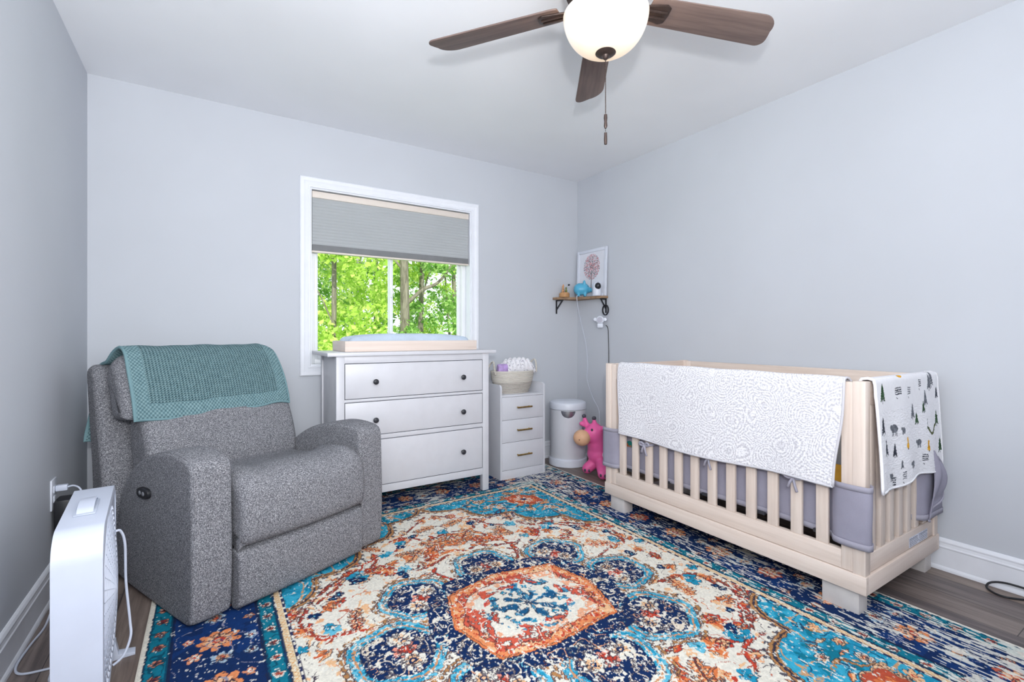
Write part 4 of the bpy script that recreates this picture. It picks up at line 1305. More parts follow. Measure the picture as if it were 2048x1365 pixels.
mcol = mcol + (wash[..., None] - 0.5) * np.where(inkm[..., None] == 0, 6, 60)
me = grid_mesh('muslin_fabric', PX, PY, PZ)
paint_attr(me, 'print', np_lin(np.clip(mcol, 0, 255)).reshape(-1, 3))
def printed(name, rough=0.95, bscale=260, bump=0.4, fleck=0.0):
    N = Nodes(name)
    at = N.n('ShaderNodeAttribute', attribute_name='print')
    v = N.coord()
    f = N.noise(v, bscale, 3)
    col = at.outputs['Color']
    if fleck:
        g = N.ramp(f, [(0.3, tuple(255 * (1 - fleck) for _ in range(3))), (0.7, (255, 255, 255))])
        col = N.mix(1.0, col, g, 'MULTIPLY')
    N.bsdf(col, rough, 0, N.bump(f, bump, 0.002), 0.12)
    return N.m
mo = finish('muslin_fabric', me, printed('printed_muslin'), ml, True, 0)
md = mo.modifiers.new('thick', 'SOLIDIFY'); md.thickness = 0.003; md.offset = 0.0
mb = MB(); mb.tube([mus_pt(s / 60, 0) for s in range(61)], 0.0045, 6); mb.tube([mus_pt(1, t / 30) for t in range(31)], 0.004, 6); mb.tube([mus_pt(0, t / 30) for t in range(31)], 0.006, 6)
mb.build('muslin_hem', M_MUSLIN, ml, True, 0)

# ================================================================== CEILING FAN
FX, FY = 1.18, 1.243
cf = thing('ceiling_fan', 'ceiling fan with five grey brown wood blades and a lit frosted bowl', 'ceiling fan', (FX, FY, H))
MB().lathe([(0, 0), (0.085, 0), (0.088, -0.012), (0.078, -0.045), (0.05, -0.06), (0.05, -0.075), (0.12, -0.085), (0.142, -0.105), (0.148, -0.135), (0.140, -0.165), (0.105, -0.182), (0.07, -0.19), (0.065, -0.21), (0, -0.21)], 48).build('motor_housing', M_BRONZE, cf)
MB().lathe([(0.064, -0.21), (0.068, -0.222), (0.10, -0.232), (0.112, -0.240), (0.112, -0.248), (0.10, -0.246), (0.06, -0.236)], 48).build('light_fitter', M_BRONZE, cf)
def bowl_mat():
    N = Nodes('lit_frosted_glass')
    v = N.coord()
    sep = N.n('ShaderNodeSeparateXYZ'); N.l(v, sep.inputs[0])
    mr = N.n('ShaderNodeMapRange'); mr.inputs['From Min'].default_value = -0.39; mr.inputs['From Max'].default_value = -0.26
    N.l(sep.outputs[2], mr.inputs['Value'])
    col = N.ramp(mr.outputs[0], [(0.0, (255, 214, 160)), (0.3, (255, 232, 200)), (0.7, (255, 250, 242)), (1.0, (255, 238, 212))])
    b = N.bsdf((0.55, 0.53, 0.5, 1), 0.25, 0, None, 0.5)
    N.l(col, b.inputs['Emission Color'])
    b.inputs['Emission Strength'].default_value = 0.62
    return N.m
BW = []
for i in range(15):
    a = PI / 2 * i / 14
    BW.append((0.149 * math.cos(a) ** 0.75 if i < 14 else 0.0, -0.252 - 0.131 * math.sin(a) ** 1.15))
bw = MB().lathe(BW, 64).build('glass_bowl', bowl_mat(), cf, True, 0)
MB().lathe([(0.0, -0.378), (0.034, -0.3795), (0.036, -0.383), (0.030, -0.388), (0.024, -0.390), (0.014, -0.393), (0.010, -0.401), (0.006, -0.405), (0, -0.406)], 28).build('finial', M_BRONZE, cf)
def blade_outline():
    pts = []
    L0, L1 = 0.165, 0.700
    for i in range(9): pts.append((L0 + 0.03 * (1 - math.cos(PI / 2 * i / 8)) , -0.046 - 0.010 * math.sin(PI / 2 * i / 8)))
    for i in range(1, 9): pts.append((L0 + 0.03 + 0.42 * i / 8, -0.056 - 0.012 * i / 8))
    for i in range(1, 9):
        a = PI / 2 * i / 8; pts.append((0.615 + 0.070 * math.sin(a), -0.068 + 0.062 * (1 - math.cos(a))))
    pts += [(0.692, 0.014), (0.697, 0.032)]
    for i in range(1, 7):
        a = PI / 2 * i / 6; pts.append((0.698 - 0.033 * (1 - math.cos(a)), 0.036 + 0.030 * math.sin(a)))
    for i in range(1, 9): pts.append((0.665 - (0.665 - L0 - 0.03) * i / 8, 0.066 - 0.010 * i / 8))
    for i in range(1, 8): pts.append((L0 + 0.03 * (1 - math.sin(PI / 2 * i / 7)), 0.056 - 0.010 * (1 - math.cos(PI / 2 * i / 7))))
    return pts
for k in range(5):
    a = math.radians(53.5 + 72 * k)
    b = MB().prism(blade_outline(), -0.003, 0.003, 'z', 0.0012).build('blade', M_BLADE, cf)
    b.matrix_local = Matrix.Translation((0, 0, -0.205)) @ Matrix.Rotation(a, 4, 'Z') @ Matrix.Rotation(math.radians(-12), 4, 'X')
    mb = MB()
    mb.prism([(0.10, -0.016), (0.17, -0.030), (0.225, -0.040), (0.243, -0.030), (0.247, 0.0), (0.243, 0.030), (0.225, 0.040), (0.17, 0.030), (0.10, 0.016)], -0.010, -0.0035, 'z', 0.002)
    mb.tube([(0.235, -0.012, -0.012), (0.15, -0.012, -0.012)], 0.0045, 6); mb.tube([(0.235, 0.012, -0.012), (0.15, 0.012, -0.012)], 0.0045, 6)
    ir = mb.build('blade_bracket', M_BRONZE, b)
mb = MB()
for i in range(40):
    mb.ball((0.0, 0.0, -0.395 - 0.0052 * i), 0.0022, 6)
mb.tube([(0, 0, -0.392), (0, 0, -0.66)], 0.0009, 5)
ch = mb.build('pull_chain', M_BRONZE, cf, True, 0)
MB().lathe([(0, -0.598), (0.0055, -0.600), (0.0065, -0.612), (0.005, -0.625), (0.0065, -0.640), (0.004, -0.648), (0, -0.649)], 14).build('chain_fob', M_BRONZE, ch)
MB().lathe([(0, -0.662), (0.005, -0.664), (0.006, -0.690), (0.005, -0.705), (0, -0.707)], 14).build('chain_fob', M_BRONZE, ch)

# ================================================================== RUG
RCX, RCY, RW, RL = 1.060, 1.550, 2.50, 3.23
def paint_rug():
    dx = 0.003
    nx, ny = int(RW / dx) + 1, int(RL / dx) + 1
    xs = np.linspace(-RW / 2, RW / 2, nx); ys = np.linspace(-RL / 2, RL / 2, ny)
    X, Y = np.meshgrid(xs, ys)
    sx, sy = xs[1] - xs[0], ys[1] - ys[0]
    n1 = vnoise(X, Y, 0.010, 0.010, 1, 2) - 0.5
    n2 = vnoise(X, Y, 0.010, 0.010, 2, 2) - 0.5
    WX, WY = X + 0.012 * n1, Y + 0.012 * n2          # hand-drawn wobble
    nf = vnoise(X, Y, 0.012, 0.012, 3, 3, 0.6)       # fine flecks
    nm = vnoise(X, Y, 0.035, 0.035, 4, 3)
    nl = vnoise(X, Y, 0.35, 0.35, 5, 2)
    CR = (236, 232, 219); NA = (20, 46, 92); TE = (20, 122, 146); TQ = (38, 150, 186); SK = (104, 190, 216); OR = (226, 128, 76); PE = (240, 192, 146)
    RE = (202, 72, 52); RU = (168, 72, 56); INK = (52, 44, 58); BR = (182, 132, 84)
    col = np.empty((ny, nx, 3)); col[:] = CR
    reg = np.zeros((ny, nx), dtype=np.int32)
    cnt = [1]
    def put(mask, c, sl=(slice(None), slice(None)), mark=True, jit=0):
        sub = col[sl]
        sub[mask] = c
        if mark:
            cnt[0] += 1
            reg[sl][mask] = cnt[0]
    def win(cx, cy, r):
        i0 = max(0, int((cx - r + RW / 2) / sx)); i1 = min(nx, int((cx + r + RW / 2) / sx) + 2)
        j0 = max(0, int((cy - r + RL / 2) / sy)); j1 = min(ny, int((cy + r + RL / 2) / sy) + 2)
        if i1 <= i0 or j1 <= j0: return None
        return (slice(j0, j1), slice(i0, i1))
    rs = np.random.RandomState(12)

    # ---- small drawn elements
    def flower(cx, cy, R, c1, c2, c3, n=7, rot=0.0, asp=1.0, er=0.42):
        sl = win(cx, cy, R * 1.25)
        if sl is None: return
        x, y = WX[sl] - cx, WY[sl] - cy
        c, s = math.cos(rot), math.sin(rot)
        a, b = (x * c + y * s), (-x * s + y * c) / asp
        r = np.hypot(a, b) / R; th = np.arctan2(b, a)
        pet = 0.66 + 0.34 * np.abs(np.cos(n * th / 2))
        m = r < pet
        ok = nf[sl] > er - 0.10
        put(m & ok, c1, sl)
        put(m & (r < pet * 0.62) & (nf[sl] > er - 0.04), c2, sl)
        put(m & (np.abs(np.sin(n * th / 2)) > 0.97) & (r > 0.2) & ok, INK, sl, False)
        put((r < 0.26) & ok, c3, sl)
        put((r < 0.12), c2, sl, False)
    def leaf(cx, cy, Ln, wd, rot, c1, c2, ink=True):
        sl = win(cx, cy, Ln * 0.75)
        if sl is None: return
        x, y = WX[sl] - cx, WY[sl] - cy
        c, s = math.cos(rot), math.sin(rot)
        a, b = (x * c + y * s) / (Ln / 2), (-x * s + y * c) / (wd / 2)
        m = np.abs(b) < (1 - np.abs(a)) ** 0.7 * (np.abs(a) < 1)
        m = (np.abs(a) < 1) & (np.abs(b) < np.clip(1 - np.abs(a), 0, 1) ** 0.7)
        put(m & (nf[sl] > 0.30), c1, sl)
        put(m & (b > 0.05) & (nf[sl] > 0.34), c2, sl, False)
    def feather(cx, cy, R, rot, c1, c2):
        sl = win(cx, cy, R * 1.2)
        if sl is None: return
        x, y = WX[sl] - cx, WY[sl] - cy
        c, s = math.cos(rot), math.sin(rot)
        a, b = (x * c + y * s) / R, (-x * s + y * c) / R
        b = b - 0.18 * np.sin(a * 2.2)
        w = 0.52 * np.sqrt(np.clip(1 - a * a, 0, 1)) * (0.72 + 0.28 * np.sin(a * 24 + np.abs(b) * 16))
        m = (np.abs(a) < 1) & (np.abs(b) < w)
        st = np.sin(a * 26 - np.abs(b) * 22)
        put(m & (nf[sl] > 0.32), c2, sl)
        put(m & (st > 0.1) & (nf[sl] > 0.36), c1, sl, False)
        put(m & (np.abs(st) < 0.16) & (nm[sl] > 0.35), INK, sl, False)
        put((np.abs(a) < 0.95) & (np.abs(b) < 0.035), RU, sl)
    def quat(cx, cy, R, c1, c2=CR, n=5, rot=0.3):
        sl = win(cx, cy, R * 1.3)
        if sl is None: return
        x, y = WX[sl] - cx, WY[sl] - cy
        r = np.hypot(x, y) / R; th = np.arctan2(y, x) + rot
        m = r < 0.55 + 0.45 * np.abs(np.cos(n * th / 2)) ** 0.7
        put(m & (nf[sl] > 0.30), c1, sl)
        put(r < 0.2, c2, sl, False)
    def stroke(pts, w, c, er=0.34, mark=True, k=6):
        P = catmull([Vector((p[0], p[1], 0)) for p in pts], k)
        for a, b in zip(P, P[1:]):
            mx, my = (a.x + b.x) / 2, (a.y + b.y) / 2
            L = (b - a).length
            if L < 1e-6: continue
            sl = win(mx, my, L / 2 + w * 2.5)
            if sl is None: continue
            x, y = WX[sl], WY[sl]
            t = np.clip(((x - a.x) * (b.x - a.x) + (y - a.y) * (b.y - a.y)) / L ** 2, 0, 1)
            d = np.hypot(x - a.x - t * (b.x - a.x), y - a.y - t * (b.y - a.y))
            m = (d < w * (0.75 + 0.9 * (nm[sl] - 0.3))) & (nf[sl] > er)
            sub = col[sl]; sub[m] = c
            if mark: reg[sl][m] = 9000000 + (hash(c) % 1000)

    # ---- cream field: ink scribbles
    scr = vnoise(X, Y, 0.045, 0.045, 41, 2)
    scm = vnoise(X, Y, 0.13, 0.13, 42, 2)
    put((np.abs(scr - 0.5) < 0.012) & (scm > 0.47) & (nf > 0.36), (70, 60, 72), mark=False)
    scr2 = vnoise(X, Y, 0.06, 0.06, 43, 2)
    put((np.abs(scr2 - 0.5) < 0.013) & (scm < 0.46) & (nf > 0.36), (196, 110, 84), mark=False)
    pch = vnoise(X, Y, 0.05, 0.05, 44, 3)
    put((pch > 0.66) & (nf > 0.46), PE, mark=False)
    put((pch < 0.30) & (nf > 0.55), (238, 180, 136), mark=False)

    Q = [(1, 1), (-1, 1), (1, -1), (-1, -1)]
    vines = [[(0.743, 0.302), (0.748, 0.233), (0.729, 0.186), (0.686, 0.178), (0.601, 0.167), (0.51, 0.136)],
             [(0.695, 0.44), (0.677, 0.458), (0.607, 0.512), (0.549, 0.577), (0.477, 0.588), (0.375, 0.492)],
             [(0.291, 0.819), (0.23, 0.844), (0.144, 0.916), (0.023, 1.03)], [(0.262, 0.828), (0.212, 0.804), (0.189, 0.81), (0.156, 0.754)],
             [(0.285, 0.501), (0.263, 0.484), (0.221, 0.491), (0.171, 0.505), (0.09, 0.547)],
             [(0.678, 0.48), (0.644, 0.531), (0.566, 0.584), (0.54, 0.616), (0.482, 0.611)], [(0.476, 0.638), (0.471, 0.661), (0.418, 0.687), (0.392, 0.707)],
             [(0.19, 0.785), (0.213, 0.829), (0.239, 0.754), (0.313, 0.69)], [(0.391, 0.682), (0.438, 0.619), (0.516, 0.594), (0.573, 0.6)],
             [(0.627, 0.532), (0.719, 0.449), (0.776, 0.333), (0.734, 0.211), (0.625, 0.178)], [(0.195, 0.45), (0.212, 0.407), (0.165, 0.314)],
             [(0.02, 0.55), (0.10, 0.60), (0.16, 0.66), (0.12, 0.74), (0.03, 0.78)]]
    for qx, qy in Q:
        for v in vines:
            j = rs.uniform(-0.012, 0.012, 2)
            stroke([(qx * p[0] + j[0], qy * p[1] + j[1]) for p in v], 0.0075, RU if rs.rand() < 0.6 else RE)
            for p in v[1:-1]:
                a = rs.uniform(0, 6.28); l = rs.uniform(0.03, 0.06)
                x, y = qx * p[0] + j[0], qy * p[1] + j[1]
                ex, ey = x + l * math.cos(a), y + l * math.sin(a)
                stroke([(x, y), (x + 0.5 * l * math.cos(a + 0.4), y + 0.5 * l * math.sin(a + 0.4)), (ex, ey)], 0.0036, RU, k=3)
                leaf(ex, ey, 0.055, 0.028, a + 0.5, *( (RE, OR) if rs.rand() < .4 else ((OR, PE) if rs.rand() < .6 else (PE, CR))))
    red = [(0.532, 0.423), (0.411, 0.564), (0.539, 0.445), (0.719, 0.008), (0.516, 0.465), (0.384, 0.534), (0.789, 0.393), (0.662, 0.405), (0.017, 0.469), (0.764, 0.408), (0.171, 0.582), (0.30, 0.93), (0.12, 0.98), (0.55, 0.72)]
    fea = [(0.601, 0.263, 2.0), (0.252, 0.651, 0.6), (0.605, 0.239, 2.2), (0.236, 0.614, 2.6), (0.40, 0.80, 1.0), (0.08, 0.88, 0.2), (0.70, 0.60, 2.2)]
    leo = [(0.674, 0.394), (0.784, 0.263), (0.725, 0.109), (0.006, 0.716), (0.071, 0.667), (0.147, 0.584), (0.661, 0.42), (0.374, 0.543), (0.367, 0.604), (0.287, 0.631), (0.039, 1.014), (0.491, 0.514)]
    tea = [(0.693, 0.225), (0.338, 0.705), (0.256, 0.783), (0.501, 0.546), (0.79, 0.166), (0.693, 0.237), (0.69, 0.249), (0.017, 0.798), (0.495, 0.575), (0.351, 0.699), (0.33, 0.53), (0.526, 0.575), (0.20, 0.95)]
    nav = [(0.534, 0.512), (0.636, 0.432), (0.165, 0.824), (0.34, 0.444), (0.733, 0.328), (0.659, 0.076), (0.525, 0.523), (0.643, 0.095), (0.337, 0.475), (0.735, 0.349), (0.625, 0.466), (0.162, 0.827), (0.269, 0.734), (0.53, 0.551)]
    for qx, qy in Q:
        for (x, y) in red:
            if rs.rand() < 0.66:
                flower(qx * x + rs.uniform(-.015, .015), qy * y + rs.uniform(-.015, .015), rs.uniform(0.034, 0.056), RE, OR if rs.rand() < 0.5 else PE, RU, rs.randint(6, 10), rs.uniform(0, 6), rs.uniform(0.55, 1.0))
        for (x, y, r) in fea:
            feather(qx * x, qy * y, rs.uniform(0.06, 0.082), r * qx * qy + rs.uniform(-.3, .3), RE if rs.rand() < .35 else OR, PE)
        for (x, y) in leo:
            a = rs.uniform(0, 6)
            for d in (-0.7, 0.0, 0.7):
                leaf(qx * x + 0.018 * math.cos(a + d), qy * y + 0.018 * math.sin(a + d), 0.068, 0.028, a + d, OR, PE if d else RE)
        for (x, y) in tea:
            if rs.rand() < 0.85: quat(qx * x + rs.uniform(-.012, .012), qy * y + rs.uniform(-.012, .012), rs.uniform(0.022, 0.036), TQ if rs.rand() < .6 else SK, TE, rs.randint(3, 6), rs.uniform(0, 6))
        for (x, y) in nav:
            if rs.rand() < 0.8: quat(qx * x + rs.uniform(-.012, .012), qy * y + rs.uniform(-.012, .012), rs.uniform(0.016, 0.026), NA, SK, rs.randint(3, 5), rs.uniform(0, 6))
    # large scrolls above and below the medallion
    for qy in (1, -1):
        for qx in (1, -1):
            feather(qx * 0.06, qy * 0.69, 0.115, 0.5 * qx * qy, OR, PE)
            feather(qx * 0.15, qy * 0.60, 0.095, -0.7 * qx * qy, RE, OR)
            stroke([(qx * 0.02, qy * 0.62), (qx * 0.10, qy * 0.66), (qx * 0.15, qy * 0.62), (qx * 0.12, qy * 0.57), (qx * 0.05, qy * 0.57)], 0.014, OR)
        flower(0.0, qy * 0.70, 0.06, OR, PE, RE, 8)

    # ---- corner spandrels
    hx, hy = 0.815, 1.175
    ax, ay = np.abs(WX), np.abs(WY)
    s = (hx - ax) / 0.80 + (hy - ay) / 0.72
    tpar = ((hx - ax) / 0.80 - (hy - ay) / 0.72)
    lim = 0.90 + 0.15 * np.abs(np.sin(tpar * PI * 1.75))
    inside = (ax < hx) & (ay < hy)
    dsp = lim - s
    put(inside & (dsp > -0.075) & (dsp < -0.045) & (np.sin(tpar * 90) > 0) & (nf > 0.35), (90, 90, 100), mark=False)
    put(inside & (dsp > -0.04), BR)
    put(inside & (dsp > -0.012), (60, 62, 84))
    put(inside & (dsp > 0.0), BR)
    put(inside & (dsp > 0.018), TQ)
    sp = inside & (dsp > 0.018)
    put(sp & (nm > 0.56), (60, 172, 204), mark=False)
    put(sp & (np.abs(vnoise(X, Y, 0.06, 0.06, 51, 1) - 0.5) < 0.03) & (nf > 0.35), (24, 92, 128), mark=False)
    put(sp & (np.abs(vnoise(X, Y, 0.075, 0.075, 52, 1) - 0.5) < 0.03) & (nf > 0.4), (206, 160, 116), mark=False)
    put(sp & (nm < 0.36), TE, mark=False)
    for qx, qy in Q:
        for k in range(64):
            u, v = rs.rand(2)
            if u + v > 0.95: u, v = 1 - u, 1 - v
            x, y = hx - 0.03 - u * 0.72, hy - 0.03 - v * 0.62
            if u + v > 0.86: continue
            if rs.rand() < 0.45:
                flower(qx * x, qy * y, rs.uniform(0.022, 0.038), CR if rs.rand() < 0.6 else PE, PE, RE if rs.rand() < .4 else OR, rs.randint(6, 9), rs.uniform(0, 6), 0.8)
            else:
                leaf(qx * x, qy * y, 0.06, 0.022, rs.uniform(0, 6), *((BR, PE) if rs.rand() < .4 else ((OR, PE) if rs.rand() < .5 else (SK, (24, 84, 120)))))
        for k in range(9):
            u, v = rs.rand(2) * 0.5
            x, y = hx - 0.04 - u * 0.72, hy - 0.04 - v * 0.62
            stroke([(qx * x, qy * y), (qx * (x - 0.05), qy * (y - 0.02)), (qx * (x - 0.07), qy * (y - 0.07)), (qx * (x - 0.14), qy * (y - 0.06))], 0.006, BR if k % 2 else (70, 60, 90))
        # lobed orange medallion in each corner
        sl = win(qx * 0.635, qy * 0.985, 0.16)
        x, y = WX[sl] * qx - 0.635, WY[sl] * qy - 0.985
        c_, s_ = math.cos(-0.72), math.sin(-0.72)
        a, b = (x * c_ + y * s_) / 0.125, (-x * s_ + y * c_) / 0.085
        th = np.arctan2(b, a); r = np.hypot(a, b)
        lm = 0.84 + 0.16 * np.abs(np.cos(th * 3))
        put(r < lm + 0.07, PE, sl); put(r < lm, (190, 84, 60), sl)
        put((r < lm * 0.72) & (nf[sl] > 0.45), OR, sl, False); put((r < lm * 0.5) & (np.cos(th * 8) > 0.2), CR, sl, False); put(r < 0.16, NA, sl)

    # ---- central star and its eight lobes
    lobes = [(0.0, 0.36, 0.125), (0.355, 0.29, 0.128), (0.475, -0.012, 0.128), (0.36, -0.325, 0.14), (0.04, -0.43, 0.15), (-0.33, -0.33, 0.14), (-0.53, -0.015, 0.148), (-0.362, 0.267, 0.13)]
    octv = [(0.320, -0.010), (0.260, 0.212), (-0.008, 0.268), (-0.256, 0.208), (-0.320, 0.0), (-0.262, -0.232), (-0.06, -0.262), (0.252, -0.233)]
    dO = np.full_like(X, 1e9)
    for (x0, y0), (x1, y1) in zip(octv, octv[1:] + octv[:1]):
        L = math.hypot(x1 - x0, y1 - y0)
        dd = ((WX - x0) * -(y1 - y0) + (WY - y0) * (x1 - x0)) / L
        dO = np.minimum(dO, dd)
    def lobe_r(cx, cy, R):
        x, y = WX - cx, WY - cy
        out = math.atan2(cy, cx)
        th = np.arctan2(y, x) - out
        e = np.hypot(x, y) / R
        return e * (1 + 0.05 * np.cos(5 * th)), th
    rings = []
    for (cx, cy, R) in lobes:
        r, th = lobe_r(cx, cy, R)
        rings.append((r, th))
    rmin = np.minimum.reduce([r for r, _ in rings])
    body = (dO > -0.085)
    put((rmin < 1.30) & (rmin > 1.20) & (nf > 0.47) & ~body, BR)
    put((rmin < 1.20) & (nf > 0.36) & ~body, CR, mark=False)
    put((rmin < 1.16) & (rmin > 1.09) & (nf > 0.42), (206, 140, 96))
    put((rmin < 1.12) & (nf > 0.31), SK)
    put((rmin < 1.08) & (nm > 0.46) & (nf > 0.40), TQ, mark=False)
    put((rmin < 1.02) & (nm < 0.40) & (nf > 0.40), CR, mark=False)
    put((rmin < 0.98) & (rmin > 0.93) & (nf > 0.4), (210, 150, 104), mark=False)
    put((body & (nf > 0.38)), NA)
    put(rmin < 0.84, CR, mark=False)
    put((rmin < 0.84) & (nf > 0.39), NA)
    # cream scribble flowers inside the navy
    k1 = vnoise(X, Y, 0.034, 0.034, 61, 1)
    k2 = vnoise(X, Y, 0.09, 0.09, 62, 1)
    navy = (rmin < 0.80) | (body & (dO < 0))
    put(navy & (np.abs(k1 - 0.5) < 0.035) & (k2 > 0.42) & (nf > 0.3), (232, 220, 200), mark=False)
    put(navy & (np.abs(k1 - 0.28) < 0.02) & (k2 < 0.5) & (nf > 0.3), (226, 168, 128), mark=False)
    for (cx, cy, R) in lobes:
        out = math.atan2(cy, cx)
        for d, rr, n in ((0.0, 0.30, 7), (1.6, 0.32, 8), (-1.7, 0.30, 8)):
            x, y = cx - 0.15 * R * math.cos(out) + (0.42 * R * math.cos(out + d) if d else 0), cy - 0.15 * R * math.sin(out) + (0.42 * R * math.sin(out + d) if d else 0)
            flower(x, y, rr * R, CR if d else (232, 150, 130), PE if d else RE, RE if not d else NA, n, rs.uniform(0, 6), 1.0, 0.46)
    ins = dO > 0
    put(ins, OR)
    put(dO > 0.010, PE)
    put((dO > 0.010) & (nm > 0.44), (232, 146, 96), mark=False)
    put((dO > 0.012) & (nf > 0.62), RE, mark=False)
    red_m = (dO > 0.035) & (vnoise(X, Y, 0.07, 0.07, 71, 2) > 0.50) & (nf > 0.36)
    put((dO > 0.062), CR)
    put((dO > 0.055) & (dO < 0.10) & (pch > 0.42) & (nf > 0.42), (240, 176, 140), mark=False)
    put(red_m & (dO < 0.125) & (nf > 0.42), (214, 96, 74))
    put((dO > 0.03) & (dO < 0.13) & (np.abs(vnoise(X, Y, 0.08, 0.08, 72, 1) - 0.5) < 0.02), (246, 232, 216), mark=False)
    rad = np.hypot(WX, WY * 1.1); tha = np.arctan2(WY, WX)
    bl_ = (vnoise(X, Y, 0.026, 0.026, 73, 3) + 0.16 * np.cos(8 * tha) - 1.3 * rad)
    put((bl_ > 0.38) & (rad < 0.19), (78, 150, 184))
    put((bl_ > 0.52) & (rad < 0.17), (30, 92, 136))
    for k in range(16):
        a = 2 * PI * k / 16
        rr = 0.135 if k % 2 else 0.155
        quat(rr * math.cos(a), 0.86 * rr * math.sin(a), 0.014, TQ if k % 4 else RE, CR, 4, a)
    for k in range(8):
        a = 2 * PI * k / 8 + 0.2
        leaf(0.17 * math.cos(a), 0.145 * math.sin(a), 0.06, 0.024, a + 1.3, (206, 78, 70), (220, 110, 84))
    put((np.abs(dO - 0.055) < 0.0028) & (nf > 0.3), (150, 70, 60), mark=False)

    # ---- borders
    d = np.minimum(RW / 2 - np.abs(X), RL / 2 - np.abs(Y))
    dw = d + 0.003 * n1
    along = np.where(RW / 2 - np.abs(X) < RL / 2 - np.abs(Y), Y, X)
    put(dw < 0.437, (44, 52, 92)); 
    put((dw < 0.437) & (dw > 0.428) & (np.sin(along * 150) > 0.3), CR, mark=False)
    put(dw < 0.428, (232, 214, 180))
    g1 = np.abs(((along + d) / 0.017) % 1 - 0.5) < 0.08; g2 = np.abs(((along - d) / 0.017) % 1 - 0.5) < 0.08
    put((dw < 0.424) & (dw > 0.408) & (g1 | g2), (222, 160, 96), mark=False)
    put(dw < 0.405, (26, 58, 100)); put(dw < 0.399, TE)
    put(dw < 0.345, (18, 42, 84)); put(dw < 0.337, NA)
    put((dw < 0.337) & (nl > 0.5) & (nm > 0.4), (22, 56, 112), mark=False)
    put(dw < 0.083, (18, 42, 84)); put(dw < 0.076, TE); put(dw < 0.012, CR)
    for lo_, hi_ in ((0.345, 0.399), (0.012, 0.076)):
        band = (dw > lo_) & (dw < hi_)
        put(band & (np.abs(vnoise(X, Y, 0.022, 0.022, 81, 1) - 0.5) < 0.05), (14, 80, 104), mark=False)
        put(band & ((dw < lo_ + 0.006) | (dw > hi_ - 0.005)), (16, 74, 104), mark=False)
    def border_pts(dist, step, off=0.0):
        x1, y1 = RW / 2 - dist, RL / 2 - dist
        out = []
        for n_, fixed, ax_ in ((x1, y1, 'x'), (y1, x1, 'y')):
            m = max(1, int(round(2 * n_ / step)))
            for k in range(m):
                t = -n_ + 2 * n_ * (k + off) / m
                for sg in (1, -1):
                    out.append((t, sg * fixed) if ax_ == 'x' else (sg * fixed, t))
        return out
    for (x, y) in border_pts(0.373, 0.088): flower(x, y, 0.020, CR, (196, 90, 70), INK, 5, rs.uniform(0, 6))
    for (x, y) in border_pts(0.044, 0.088): flower(x, y, 0.020, (222, 150, 120), (150, 60, 60), INK, 5, rs.uniform(0, 6))
    for i, (x, y) in enumerate(border_pts(0.215, 0.25)):
        flower(x, y, rs.uniform(0.056, 0.070), (232, 146, 96) if i % 3 else (214, 110, 84), (240, 190, 150), RE, rs.randint(7, 10), rs.uniform(0, 6), 0.9, 0.40)
    for (x, y) in border_pts(0.205, 0.25, 0.5): flower(x + rs.uniform(-.02, .02), y + rs.uniform(-.02, .02), 0.036, (170, 196, 214), (226, 170, 130), RE, 6, rs.uniform(0, 6), 1, 0.44)
    for dist in (0.125, 0.30):
        for (x, y) in border_pts(dist, 0.11, 0.3):
            if rs.rand() < 0.8:
                flower(x + rs.uniform(-.02, .02), y + rs.uniform(-.02, .02), rs.uniform(0.016, 0.026), (226, 150, 110) if rs.rand() < .6 else (160, 190, 212), CR, RE, 5, rs.uniform(0, 6))
    put((dw > 0.09) & (dw < 0.335) & (np.abs(vnoise(X, Y, 0.10, 0.10, 82, 2) - 0.5) < 0.008) & (nf > 0.4), (150, 150, 170), mark=False)

    # ---- inked outlines where drawn shapes meet
    e = np.zeros((ny, nx), dtype=bool)
    e[:, 1:] |= reg[:, 1:] != reg[:, :-1]; e[1:, :] |= reg[1:, :] != reg[:-1, :]
    keep = vnoise(X, Y, 0.05, 0.05, 91, 2)
    m = e & (keep > 0.40)
    col[m] = col[m] * 0.35 + np.array((48, 40, 54)) * 0.65

    # ---- wear: pile rubbed to cream, in flecks and in woven dashes
    wear = vnoise(X, Y, 0.010, 0.016, 95, 3, 0.65)
    big = vnoise(X, Y, 0.30, 0.30, 96, 2)
    fld = dw > 0.437
    th_ = np.where(fld, 0.70, 0.74) - 0.10 * (big - 0.5)
    dash = vnoise(X, Y, 0.0075, 0.042, 97, 2, 0.6)
    dash2 = vnoise(X, Y, 0.042, 0.0075, 99, 2, 0.6)
    gx = np.clip((X - 0.72) / 0.15, 0, 1) * np.clip((0.437 - dw) / 0.05, 0, 1)
    hot = np.clip(vnoise(X, Y, 0.22, 0.30, 98, 1) - 0.35, 0, 1) + 0.30 * np.clip((-Y - 0.25) / 0.5, 0, 1)
    m2 = (dash > 0.80 - gx * (0.06 + 0.30 * hot)) & (gx > 0)
    gy = np.clip((Y - 1.12) / 0.08, 0, 1) * (dw < 0.43) * (X > -0.3)
    m3 = (dash2 > 0.84 - gy * (0.14 + 0.30 * hot)) & (gy > 0)
    m1 = wear > th_
    crm = np.array((236, 234, 224)) - 14 * (nm[..., None] - 0.5)
    mm = m1 | m2 | m3
    col[mm] = col[mm] * 0.08 + crm[mm] * 0.92
    # ---- yarn-level mottling
    yn = vnoise(X, Y, 0.0062, 0.0062, 101, 2) - 0.5
    col = col * (1 + 0.16 * yn[..., None])
    col = col * (1 + 0.10 * (big[..., None] - 0.5))
    return X, Y, np.clip(col, 0, 255)

